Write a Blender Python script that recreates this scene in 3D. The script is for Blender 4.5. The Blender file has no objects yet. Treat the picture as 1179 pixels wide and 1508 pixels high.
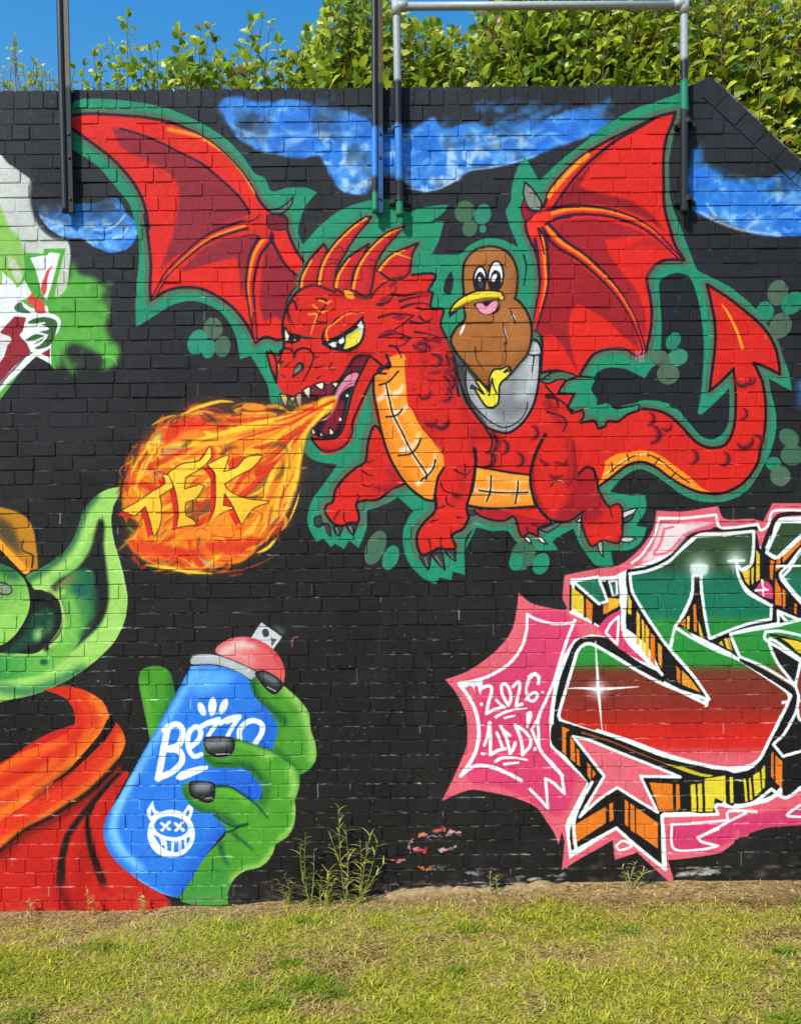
import bpy, bmesh, math, random
import numpy as np
from mathutils import Matrix, Vector

# ---------------------------------------------------------------- camera, sky, sun, exposure
S_ = 0.00353                   # metres per photograph pixel on the wall face
DIST = 4.4                     # camera to wall face
HX, HY = 589.5, 890.0          # principal point (horizon) in photograph pixels
CAMZ = 1.51
TH_ = math.radians(0.5)        # slight roll of the hand-held camera
CT, SN = math.cos(TH_), math.sin(TH_)

scene = bpy.context.scene
C = scene.collection
cam_d = bpy.data.cameras.new('camera'); cam = bpy.data.objects.new('camera', cam_d); C.objects.link(cam)
cam.matrix_world = Matrix.Translation((0, -DIST, CAMZ)) @ Matrix.Rotation(math.pi/2, 4, 'X') @ Matrix.Rotation(-TH_, 4, 'Z')
cam_d.sensor_fit = 'HORIZONTAL'; cam_d.sensor_width = 36.0
cam_d.lens = DIST/S_/1179*36.0
cam_d.shift_y = (HY-754)/1179
cam_d.clip_start = 0.05; cam_d.clip_end = 1200
scene.camera = cam

SUN_EL, SUN_AZ = math.radians(47), math.radians(38)       # azimuth measured left of the wall normal
sdir = Vector((-math.sin(SUN_AZ)*math.cos(SUN_EL), -math.cos(SUN_AZ)*math.cos(SUN_EL), math.sin(SUN_EL)))
world = bpy.data.worlds.new('World'); scene.world = world; world.use_nodes = True
wn = world.node_tree.nodes; wl = world.node_tree.links; wn.clear()
sky_n = wn.new('ShaderNodeTexSky'); sky_n.sky_type = 'NISHITA'; sky_n.sun_disc = False
sky_n.sun_elevation = SUN_EL
sky_n.sun_rotation = math.atan2(sdir.x, sdir.y)
sky_n.altitude = 50; sky_n.air_density = 1.95; sky_n.dust_density = 0.0; sky_n.ozone_density = 2.5
bg = wn.new('ShaderNodeBackground'); bg.inputs['Strength'].default_value = 0.15
wo = wn.new('ShaderNodeOutputWorld')
sat = wn.new('ShaderNodeHueSaturation'); sat.inputs['Saturation'].default_value = 1.58; sat.inputs['Hue'].default_value = 0.508
wl.new(sky_n.outputs[0], sat.inputs['Color']); wl.new(sat.outputs[0], bg.inputs['Color']); wl.new(bg.outputs[0], wo.inputs['Surface'])
sun_d = bpy.data.lights.new('sun', 'SUN'); sun = bpy.data.objects.new('sun', sun_d); C.objects.link(sun)
sun_d.energy = 4.2; sun_d.angle = math.radians(0.55); sun_d.color = (1.0, 0.95, 0.87)
sun.rotation_euler = sdir.to_track_quat('Z', 'Y').to_euler(); sun.location = sdir*30
vs = scene.view_settings
vs.view_transform = 'Standard'; vs.look = 'None'; vs.exposure = 0.27; vs.gamma = 1.0; vs.use_curve_mapping = False
scene.render.resolution_x = 800; scene.render.resolution_y = 1024

def W(px, py, y=0.0):
    """photograph pixel -> point at depth y (0 = wall face)"""
    f = (DIST+y)/DIST*S_
    dx, up = px-HX, HY-py
    return Vector((f*(dx*CT+up*SN), y, CAMZ+f*(-dx*SN+up*CT)))

def ground_z(x):
    x = np.clip(x, -6, 6)
    return -0.015+0.0377*x
# ---------------------------------------------------------------- mural painter (numpy vector painter)
K = 1.6                       # texture pixels per mural unit
PX0, PY0, PX1, PY1 = -260, 96, 1440, 1376
TW, TH = int((PX1-PX0)*K), int((PY1-PY0)*K)
CV = np.zeros((TH, TW, 3), np.float32)
rng = np.random.default_rng(7)
ORG = [0., 0., 1.]
CLIP = [None]

def S(x, y, k=3.93):
    ORG[:] = [x, y, k]

def box1(a, r, ax):
    if r < 1: return a
    a = np.moveaxis(a, ax, 0)
    n = a.shape[0]
    c = np.cumsum(np.concatenate([np.zeros((1,)+a.shape[1:], np.float32), a]), 0, dtype=np.float64)
    i = np.arange(n)
    lo = np.clip(i-r, 0, n); hi = np.clip(i+r+1, 0, n)
    o = ((c[hi]-c[lo])/(2*r+1)).astype(np.float32)
    return np.moveaxis(o, 0, ax)

def blur(a, s):
    r = int(round(s*K*0.9))
    if r < 1: return a
    for _ in range(2):
        a = box1(box1(a, r, 0), r, 1)
    return a

def noise2(cell, seed, octaves=3):
    """smooth value noise 0..1 over the canvas, cell in mural units"""
    g = np.random.default_rng(seed)
    out = np.zeros((TH, TW), np.float32); amp = 1.; tot = 0.
    for o in range(octaves):
        c = cell*K/(2**o)
        if c < 1.5: break
        gh, gw = int(TH/c)+3, int(TW/c)+3
        a = g.random((gh, gw), dtype=np.float32)
        y = np.arange(TH)/c; x = np.arange(TW)/c
        yi = y.astype(int); xi = x.astype(int)
        fy = (y-yi).astype(np.float32); fx = (x-xi).astype(np.float32)
        fy = fy*fy*(3-2*fy); fx = fx*fx*(3-2*fx)
        r0 = a[yi]; r1 = a[yi+1]
        rr = r0+(r1-r0)*fy[:, None]
        v = rr[:, xi]+(rr[:, xi+1]-rr[:, xi])*fx[None, :]
        out += v*amp; tot += amp; amp *= .5
    return out/tot

def cr(pts, closed):
    n = len(pts); out = []
    rng_ = range(n if closed else n-1)
    for i in rng_:
        p1, s1 = pts[i]; p2, s2 = pts[(i+1) % n]
        if closed:
            p0, _ = pts[(i-1) % n]; p3, _ = pts[(i+2) % n]
        else:
            p0 = pts[max(i-1, 0)][0]; p3 = pts[min(i+2, n-1)][0]
        if s1: p0 = p1
        if s2: p3 = p2
        p0, p1, p2, p3 = map(np.asarray, (p0, p1, p2, p3))
        d = np.hypot(*(p2-p1))
        m = max(1, min(14, int(d/2.5)))
        d0 = np.hypot(*(p1-p0)); d3 = np.hypot(*(p3-p2))
        t1 = (p2-p0)*.5; t2 = (p3-p1)*.5
        # limit tangents so that uneven spacing does not loop
        l1 = np.hypot(*t1); l2 = np.hypot(*t2)
        if l1 > d: t1 = t1*d/l1
        if l2 > d: t2 = t2*d/l2
        for j in range(m):
            t = j/m; t_2 = t*t; t_3 = t_2*t
            out.append((2*t_3-3*t_2+1)*p1+(t_3-2*t_2+t)*t1+(-2*t_3+3*t_2)*p2+(t_3-t_2)*t2)
    if not closed: out.append(np.asarray(pts[-1][0]))
    return np.array(out, np.float64)

def pts_of(s, org=None):
    ox, oy, k = org or ORG
    r = []
    for tok in s.split():
        sh = tok.endswith('*')
        a, b = tok.rstrip('*').split(',')
        r.append(((ox+float(a)/k, oy+float(b)/k), sh))
    return r

def curve(s, closed=True, straight=False):
    p = pts_of(s) if isinstance(s, str) else s
    if straight: p = [(q, True) for q, _ in p]
    return cr(p, closed)

def cov_poly(contours):
    """even-odd coverage of closed contours (mural units) -> (mask, y0, x0)"""
    cs = [(c-np.array([PX0, PY0]))*K for c in contours]
    allp = np.concatenate(cs)
    x0 = max(0, int(allp[:, 0].min())-2); x1 = min(TW, int(allp[:, 0].max())+3)
    y0 = max(0, int(allp[:, 1].min())-2); y1 = min(TH, int(allp[:, 1].max())+3)
    if x1 <= x0 or y1 <= y0: return None
    SSN = 4
    A = np.concatenate(cs); B = np.concatenate([np.roll(c, -1, 0) for c in cs])
    ys = y0+(np.arange((y1-y0)*SSN)+.5)/SSN
    w = x1-x0
    acc = np.zeros((len(ys), w+2), np.float32)
    lo = np.minimum(A[:, 1], B[:, 1]); hi = np.maximum(A[:, 1], B[:, 1])
    hit = (ys[:, None] >= lo[None]) & (ys[:, None] < hi[None])
    ri, ei = np.nonzero(hit)
    dy = B[ei, 1]-A[ei, 1]
    xs = A[ei, 0]+(ys[ri]-A[ei, 1])/dy*(B[ei, 0]-A[ei, 0])
    o = np.lexsort((xs, ri)); ri = ri[o]; xs = xs[o]
    # alternate +1/-1 along every scanline
    first = np.r_[True, ri[1:] != ri[:-1]]
    idx = np.arange(len(ri)); st = np.maximum.accumulate(np.where(first, idx, 0))
    sg = np.where((idx-st) % 2 == 0, 1., -1.).astype(np.float32)
    xx = np.clip(xs-x0, 0, w)
    xi = xx.astype(int); f = (xx-xi).astype(np.float32)
    np.add.at(acc, (ri, xi), sg*(1-f)); np.add.at(acc, (ri, xi+1), sg*f)
    m = np.cumsum(acc, 1)[:, :w]
    m = m.reshape(y1-y0, SSN, w).mean(1)
    return np.clip(m, 0, 1), y0, x0

def cov_stroke(p, rad):
    """coverage of a polyline with a radius at each point (mural units)"""
    q = (p-np.array([PX0, PY0]))*K; r = np.asarray(rad)*K
    mr = r.max()+2
    x0 = max(0, int(q[:, 0].min()-mr)); x1 = min(TW, int(q[:, 0].max()+mr)+2)
    y0 = max(0, int(q[:, 1].min()-mr)); y1 = min(TH, int(q[:, 1].max()+mr)+2)
    if x1 <= x0 or y1 <= y0: return None
    m = np.zeros((y1-y0, x1-x0), np.float32)
    for i in range(len(q)-1):
        a = q[i]; b = q[i+1]; ra = r[i]; rb = r[i+1]; R = max(ra, rb)+1.5
        ax0 = max(x0, int(min(a[0], b[0])-R)); ax1 = min(x1, int(max(a[0], b[0])+R)+2)
        ay0 = max(y0, int(min(a[1], b[1])-R)); ay1 = min(y1, int(max(a[1], b[1])+R)+2)
        if ax1 <= ax0 or ay1 <= ay0: continue
        X = np.arange(ax0, ax1, dtype=np.float32)[None]+.5-a[0]; Y = np.arange(ay0, ay1, dtype=np.float32)[:, None]+.5-a[1]
        d = b-a; L2 = max(1e-6, d[0]*d[0]+d[1]*d[1])
        t = np.clip((X*d[0]+Y*d[1])/L2, 0, 1)
        D = np.sqrt((X-t*d[0])**2+(Y-t*d[1])**2)
        c = np.clip(ra+(rb-ra)*t-D+.5, 0, 1)
        v = m[ay0-y0:ay1-y0, ax0-x0:ax1-x0]
        np.maximum(v, c, out=v)
    return m, y0, x0

def put(cm, col, a=1., soft=0.):
    if cm is None: return
    m, y0, x0 = cm
    if soft > 0:
        p = int(soft*K*2.2)+2
        yy0 = max(0, y0-p); xx0 = max(0, x0-p)
        yy1 = min(TH, y0+m.shape[0]+p); xx1 = min(TW, x0+m.shape[1]+p)
        big = np.zeros((yy1-yy0, xx1-xx0), np.float32)
        big[y0-yy0:y0-yy0+m.shape[0], x0-xx0:x0-xx0+m.shape[1]] = m
        m = blur(big, soft); y0, x0 = yy0, xx0
    h, w = m.shape
    if CLIP[0] is not None: m = m*CLIP[0][y0:y0+h, x0:x0+w]
    v = CV[y0:y0+h, x0:x0+w]
    if callable(col):
        Y, X = np.mgrid[y0:y0+h, x0:x0+w]
        c = col(X/K+PX0, Y/K+PY0)
    else:
        c = np.array(col, np.float32)/255.
    v += (c-v)*(m*a)[..., None]

def dark(col):
    return (not callable(col)) and sum(col) < 170

def F(col, s, ol=0, olc=(30, 22, 28), soft=0., a=1., straight=False):
    strs = s if isinstance(s, list) else [s]
    cs = [curve(q, True, straight) for q in strs]
    put(cov_poly(cs), col, a, soft)
    if ol:
        for c in cs:
            cc = np.vstack([c, c[:1]])
            put(cov_stroke(cc, np.full(len(cc), ol*.62)), olc)
    return cs

def O(col, w, cs, soft=0., a=1.):
    """outline the contours with a stroke"""
    if dark(col): w *= 1.2
    for c in cs:
        cc = np.vstack([c, c[:1]])
        put(cov_stroke(cc, np.full(len(cc), w/2)), col, a, soft)

def L(col, w, s, w2=None, soft=0., a=1., lens=False, straight=False):
    c = curve(s, False, straight) if isinstance(s, str) else s
    if dark(col) and not soft: w *= 1.25; w2 = w2*1.25 if w2 else w2
    d = np.r_[0, np.cumsum(np.hypot(*np.diff(c, axis=0).T))]; t = d/max(d[-1], 1e-6)
    r = np.full(len(c), w/2.) if w2 is None else (w+(w2-w)*t)/2
    if lens: r = w/2*np.sin(np.pi*np.clip(t*.9+.05, 0, 1))**.7
    put(cov_stroke(c, np.maximum(r, .25)), col, a, soft)

def LL(col, w, *ss, **k):
    for s in ss: L(col, w, s, **k)

def clip(cs=None, soft=0):
    if cs is None: CLIP[0] = None; return
    full = np.zeros((TH, TW), np.float32)
    cm = cov_poly(cs)
    if cm is not None:
        m, y0, x0 = cm; full[y0:y0+m.shape[0], x0:x0+m.shape[1]] = m
    CLIP[0] = full

def spray(col, x, y, r, a=1.):
    """soft round burst, tile coordinates, radius in mural units"""
    cx, cy = ORG[0]+x/ORG[2], ORG[1]+y/ORG[2]
    qx, qy, R = (cx-PX0)*K, (cy-PY0)*K, r*K
    x0, x1 = max(0, int(qx-R)), min(TW, int(qx+R)+1); y0, y1 = max(0, int(qy-R)), min(TH, int(qy+R)+1)
    if x1 <= x0 or y1 <= y0: return
    Y, X = np.mgrid[y0:y1, x0:x1]
    d = np.sqrt((X-qx)**2+(Y-qy)**2)/R
    m = (np.clip(1-d, 0, 1)**1.7).astype(np.float32)
    put((m, y0, x0), col, a)

def ell(x, y, rx, ry, rot=0, n=28):
    """closed ellipse in tile coordinates"""
    t = np.linspace(0, 2*np.pi, n, endpoint=False); c, s_ = math.cos(math.radians(rot)), math.sin(math.radians(rot))
    X = x+rx*np.cos(t)*c-ry*np.sin(t)*s_; Y = y+rx*np.cos(t)*s_+ry*np.sin(t)*c
    return np.stack([ORG[0]+X/ORG[2], ORG[1]+Y/ORG[2]], 1)

def E(col, x, y, rx, ry, rot=0, ol=0, olc=(30, 22, 28), soft=0., a=1.):
    c = ell(x, y, rx, ry, rot)
    put(cov_poly([c]), col, a, soft)
    if ol: O(olc, ol, [c])
    return [c]

def ramp(stops, axis=1):
    """colour as a function of mural y (or x); stops = [(pos,(r,g,b)),...]"""
    ps = [p for p, _ in stops]; cs = np.array([c for _, c in stops], np.float32)/255.
    def f(X, Y):
        v = Y if axis == 1 else X
        return np.stack([np.interp(v, ps, cs[:, i]) for i in range(3)], -1).astype(np.float32)
    return f

def lin(c0, c1, p0, p1):
    """linear gradient between two points given in tile coordinates"""
    a = np.array([ORG[0]+p0[0]/ORG[2], ORG[1]+p0[1]/ORG[2]]); b = np.array([ORG[0]+p1[0]/ORG[2], ORG[1]+p1[1]/ORG[2]])
    d = b-a; L2 = (d*d).sum(); k0 = np.array(c0, np.float32)/255; k1 = np.array(c1, np.float32)/255
    def f(X, Y):
        t = np.clip(((X-a[0])*d[0]+(Y-a[1])*d[1])/L2, 0, 1)[..., None].astype(np.float32)
        return k0+(k1-k0)*t
    return f
# ---------------------------------------------------------------- the mural: ground coat and clouds
BK = (26, 22, 26)
RED, DRED, MAR = (217, 37, 28), (146, 25, 33), (146, 37, 50)
ORA, GRN, OLV = (250, 142, 28), (36, 140, 104), (84, 112, 88)
YEL, WHT, GRY = (243, 222, 60), (240, 240, 240), (150, 152, 156)

def mural_ground():
    nz = noise2(90, 1, 4); nf = noise2(9, 2, 3)
    Y = (np.arange(TH)/K+PY0)[:, None]
    t = np.clip((Y-150)/900, 0, 1).astype(np.float32)
    top = np.array([41, 43, 49], np.float32)/255; bot = np.array([34, 31, 30], np.float32)/255
    CV[:] = top+(bot-top)*t[..., None]
    CV[:] *= (.70+.40*nz+.20*nf)[..., None]
    g = np.random.default_rng(17)
    for i in range(420):
        x = g.uniform(-250, 1430); y = g.uniform(130, 1340); ln = g.uniform(20, 90); th = g.choice([0., 1.57])+g.normal(0, .12)
        p = np.array([[x, y], [x+ln*math.cos(th), y+ln*math.sin(th)]])
        c = g.uniform(30, 58); put(cov_stroke(p, [g.uniform(4, 11)]*2), (c, c*1.02, c*1.08), g.uniform(.06, .26), float(g.choice([1., 2.5, 4.])))

def cloud(s, base=(46, 128, 228), n=26, seed=0, soft=5., core=None):
    g = np.random.default_rng(seed)
    c = curve(s); cm = cov_poly([c]); full = np.zeros((TH, TW), np.float32); m, y0, x0 = cm
    full[y0:y0+m.shape[0], x0:x0+m.shape[1]] = m
    e = blur(full, soft)
    p = int(soft*K*3); a0, a1 = max(0, y0-p), min(TH, y0+m.shape[0]+p); b0, b1 = max(0, x0-p), min(TW, x0+m.shape[1]+p)
    sl = (slice(a0, a1), slice(b0, b1))
    n1 = noise2(34, seed+100, 4)[sl]; n2 = noise2(13, seed+200, 3)[sl]; n3 = noise2(46, seed+300, 4)[sl]
    t = np.linspace(0, 1, a1-a0, dtype=np.float32)[:, None]
    e = np.clip(e[sl]*1.9-.45+(n2-.5)*1.1+(n1-.5)*.7, 0, 1)*np.clip(blur(full, 4.)[sl]*2.2, 0, 1)
    e = np.clip(e, 0, 1)*(1-np.clip((.55-t)*2.4, 0, 1)*np.clip((n3-.42)*6, 0, 1)*.95)*(1-.55*np.clip((n3*.4+n1*.6-.58)*9, 0, 1))
    k = np.clip((n1*.6+n2*.4-.46)*5, 0, 1)[..., None]*.8; w = np.clip((n2*.5+n3*.5-.555)*8, 0, 1)[..., None]*.8; d = np.clip((.44-n3)*6, 0, 1)[..., None]*.5
    A = lambda *q: np.array(q, np.float32)/255
    col = A(*base)+(A(112, 182, 246)-A(*base))*k; col = col+(A(28, 92, 190)-col)*d; col = col+(A(206, 228, 250)-col)*w
    CV[sl] += (col-CV[sl])*(e*.96)[..., None]
    clip([c])
    CLIP[0][sl] *= np.clip(e*1.2, 0, 1)
    lo = c.min(0); hi = c.max(0)
    for i in range(n*2):
        x = g.uniform(lo[0], hi[0]); y = g.uniform(lo[1]+.3*(hi[1]-lo[1]), hi[1])
        ln = g.uniform(14, 46); th = g.normal(-.15, .5)
        q = g.random(); cc = (140, 198, 248) if q < .6 else ((34, 104, 206) if q < .85 else (214, 232, 250))
        u = np.linspace(0, 1, 9)
        pp = np.stack([x+ln*(u-.5)*math.cos(th)-6*math.sin(th)*np.sin(u*3.1), y+ln*(u-.5)*math.sin(th)+g.uniform(-9, 9)*np.sin(u*3.1)], 1)
        put(cov_stroke(pp, np.maximum(g.uniform(1, 4.5)*np.sin(np.pi*(u*.9+.05)), .3)), cc, g.uniform(.25, .55), g.choice([1., 2., 3.]))
    clip()

def mural_clouds():
    S(0, 0, 1)
    cloud('322,150 330,172 340,190 352,205 380,222 408,227 440,233 470,228 480,244 492,268 510,283 540,284 560,262 590,262 610,280 640,281 672,266 690,252 720,246 760,240 800,226 850,205 880,196 905,172 880,160 840,158 790,180 760,164 720,186 690,180 650,190 640,172 600,190 560,196 545,180 520,166 480,158 430,146 380,150 350,140', n=80, seed=3)
    # wispy upper fringe
    clip(); g = np.random.default_rng(5)
    for i in range(60):
        x = g.uniform(325, 880); y = g.uniform(150, 190)
        p = np.array([[x+u*g.uniform(10, 40), y-u*g.uniform(0, 16)+3*math.sin(u*5)] for u in np.linspace(0, 1, 7)])
        if 545 < x < 640 and y < 185: continue
        put(cov_stroke(p, np.linspace(g.uniform(2, 7), .4, 7)), (60, 140, 228), g.uniform(.2, .55), 2.5)
    LL((170, 212, 250), 3, '340,185 380,200 420,196 470,200', '650,225 700,215 760,200 800,190', '500,262 530,274 560,258', soft=2, a=.6)
    LL((186, 220, 250), 2, '600,277 640,279 672,264', '690,250 740,243 790,228', soft=1, a=.75)
    cloud('50,292 62,290 90,296 120,300 150,296 172,290 184,310 200,328 201,348 188,366 164,372 140,364 122,352 96,350 74,338 58,318', n=30, seed=8, soft=2.)
    LL((196, 224, 248), 2.4, '138,338 156,338 172,330 184,316', '166,350 180,346 188,336', soft=1., a=.8)
    L((30, 60, 110), 2, '140,343 152,345 164,342', a=.6, soft=1)
    cloud('1014,250 1030,240 1060,244 1090,256 1130,262 1160,250 1200,262 1300,262 1300,350 1200,345 1160,348 1120,346 1090,336 1060,326 1030,318 1014,300', n=44, seed=13, soft=3.)
    LL((214, 232, 250), 3, '1030,312 1060,328 1100,340 1150,345', '1040,300 1054,318', soft=1.4, a=.8)
    F((52, 138, 232), '1020,222 1034,216 1032,250 1016,256', soft=5, a=.7)
    # blue glow at the far right
    spray((70, 150, 240), 1184, 570, 22, 1.); spray((70, 150, 240), 1190, 590, 26, 1.)

def mural_left_tag():
    S(0, 200)
    F((206, 208, 202), '-200,60* 0,105 40,150 110,200 170,245 180,290 175,360 190,440 225,520 300,590 395,615 395,780 300,900 -200,900*', soft=1.)
    L((110, 112, 114), 3, '180,260 172,340 185,430 220,510 300,585 400,608', soft=1.5, a=.8)
    F((140, 196, 88), '-200,250 -50,330 20,450 60,540 110,580 140,690 150,760 140,900 -200,1000', soft=2)
    F((150, 192, 100), '0,640 60,640 140,660 100,860 40,800', soft=5, a=.7)
    S(0, 340, 5.8)
    # green mist on the right
    F((92, 172, 66), '590,420 605,300 628,250* 640,300 680,370 800,400 850,450 930,520 920,620 915,720 900,800 940,930 990,960 1020,1040 960,1160 860,1190* 880,1080 740,1010 620,960 560,1030 640,1190 640,1240* 560,1140 520,1000 440,900 420,600', soft=4.5)
    F((92, 172, 66), '380,590 600,420 800,440 900,640 860,800 600,800 500,1180 420,1000', soft=5)
    F((44, 52, 46), '600,1030 700,960 760,1010 840,1060 850,1120 820,1180 640,1170 590,1090', soft=6, a=.6)
    F((40, 46, 48), '860,560 910,500 950,560 940,660 900,620', soft=4, a=.75)
    g = np.random.default_rng(91)
    for i in range(90):
        x, y = g.uniform(520, 960), g.uniform(400, 1150); c = [(70, 146, 56), (116, 190, 82), (54, 96, 54), (84, 164, 62)][g.integers(4)]
        E(c, x, y, g.uniform(12, 55), g.uniform(10, 40), g.uniform(0, 180), a=g.uniform(.12, .4), soft=float(g.choice([1.5, 3., 5.])))
    L((120, 200, 90), 3, '880,1080 960,1080 1000,1150', w2=1, soft=1)
    # piece
    F((84, 168, 62), '370,150* 560,145* 555,200 500,560 420,760 480,1190* 300,1080 0,1440* -300,1700 -300,400 0,500 30,340* 150,470 215,330* 205,185* 370,190*')
    F((206, 206, 188), '575,100* 590,340 560,500 470,560 520,300 560,150', a=.9)
    F((206, 206, 188), '70,220* 130,250 190,380 150,440 90,330', a=.9)
    F(WHT, '20,350* 110,430 150,480 210,420* 270,530* 240,580 -100,620* -300,620 -300,480 0,460')
    F(WHT, '260,230* 400,205 420,180 510,190* 470,360 400,590* 360,540 330,420 300,320')
    F((226, 72, 66), '450,290* 410,390 395,520 370,560* 350,480 380,400 400,340')
    F(WHT, '-300,640 60,590 180,600 280,660 400,640 420,700 480,720 520,770 500,850 440,950 440,1140* 310,1070* 0,1370* -300,1620 -300,700')
    F((226, 72, 66), '280,530* 300,570 370,600 390,700* 310,700 290,650 230,590')
    F((72, 112, 72), '180,605 120,650 150,690 260,700 200,650')
    F((150, 40, 52), '125,730* 225,740* 190,860 165,890 230,960* 260,1030* 100,1180 0,1300* -200,1500 -300,1400 0,1120 60,960 0,860*')
    F((226, 222, 222), '-300,840 60,890 100,930 40,1000 0,1110* -300,1300')
    F((60, 96, 54), '240,790 290,750 390,735 470,760 490,800 440,960 330,1010 280,980 330,940 420,880 300,930 215,930 300,870 420,840 350,800')
    LL(WHT, 5, '230,830 310,800 380,785', '220,910 300,870 400,890', '270,990 340,960 400,900', w2=2.5)
    F((150, 40, 52), '350,1050* 430,1000* 425,1080*')
    L((30, 30, 32), 2.2, '0,1320 60,1240 120,1180 220,1070 270,1040', a=.7)

# ---------------------------------------------------------------- the dragon
def outer_aura():
    """one closed contour assembled from several tiles"""
    seq = [
        ((80, 120, 3.93), '55,140* 150,105 230,97 370,105 500,120 640,150 720,180 870,250 1000,335 1090,430 1160,530'),
        ((0, 0, 1), '390,262 400,281 424,276 451,276 467,283* 451,302 441,326 439,343 446,360* 471,332 502,309 539,296 575,294 600,312'),
        ((380, 280, 3.93), '930,105 1020,90 1100,85* 1070,130 1000,182* 1075,180* 1045,290 1000,378*'),
        ((600, 300, 3.93), '140,292 300,290 360,238 450,200 540,205 640,250* 600,150 568,60'),
        ((740, 120, 3.93), '18,740 45,690 55,600 85,500 130,435* 170,500 210,575* 330,460 460,360 600,250 760,160 900,110 1072,45* 1075,170 1010,240 985,330 965,430 955,560 975,700 1020,820 1070,950 1115,1070*'),
        ((879, 380, 3.93), '580,70* 660,110 760,160 850,230 930,310 1000,420 1050,520 1090,610 1115,690 1125,770* 1060,735 990,695* 1010,800 1035,900 1035,1000 1010,1100'),
        ((0, 0, 1), '1126,682 1100,722 1068,738 1030,738 1005,729 984,714 962,698 940,691 918,702 898,724* 925,729 950,729* 950,752 936,774* 952,777* 943,799 925,810 899,811* 903,834* 880,834 866,820 853,800 844,779*'),
        ((640, 520, 3.93), '800,1015* 720,1060 680,1090* 715,1140* 560,1140 470,1090 420,1030 330,1030 240,1012 195,1070 178,1130'),
        ((430, 600, 3.93), '1060,702 1000,760 1000,970* 930,950* 920,1000* 850,985* 830,1025* 760,990 690,920 650,840 640,740 660,660 700,600* 612,518* 560,550 430,600* 430,700 385,815* 330,770* 300,820* 250,790* 225,810* 180,760* 140,780* 95,690 90,620 120,530 200,420 260,330* 140,310 60,250 20,180'),
        ((180, 300, 3.93), '1000,1179 870,1160 840,1050 780,940 745,880* 680,900* 660,780 620,690 560,620 460,572 380,562 280,590 200,640 80,715* 75,600 80,480 95,330 90,180 60,60 40,0'),
        ((0, 200, 3.93), '640,260 560,170 440,90'),
        ((80, 120, 3.93), '60,355 55,270*'),
    ]
    p = []
    for org, s in seq: p += pts_of(s, org)
    return [cr(p, True)]

def bone(s, w0, w1, side=1, hi=.5):
    """wing bone: dark edges, red body, orange light along one side"""
    L((58, 20, 44), w0+6, s, w2=w1+3)
    L(RED, w0, s, w2=w1)
    c = curve(s, False); d = np.gradient(c, axis=0); d /= np.hypot(*d.T)[:, None]+1e-9
    n = np.stack([-d[:, 1], d[:, 0]], 1)
    q = (c+n*side*w0*.16)[:int(len(c)*.82)]
    L(ORA, w0*.55, q, w2=1.2, a=.95, soft=.5)

def scale_mark(x, y, r, rot, a=.85):
    t = np.linspace(rot-1.5, rot+1.5, 10)
    p = np.stack([ORG[0]+(x+r*np.cos(t))/ORG[2], ORG[1]+(y+r*np.sin(t))/ORG[2]], 1)
    w = 6.4*r/45*np.sin(np.pi*np.linspace(.08, .92, 10))/2
    put(cov_stroke(p, np.maximum(w*1.5, .5)), (150, 22, 34), a, 1.2)
    put(cov_stroke(p+np.array([.5, .4]), np.maximum(w*.6, .4)), (58, 20, 36), a)

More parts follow.
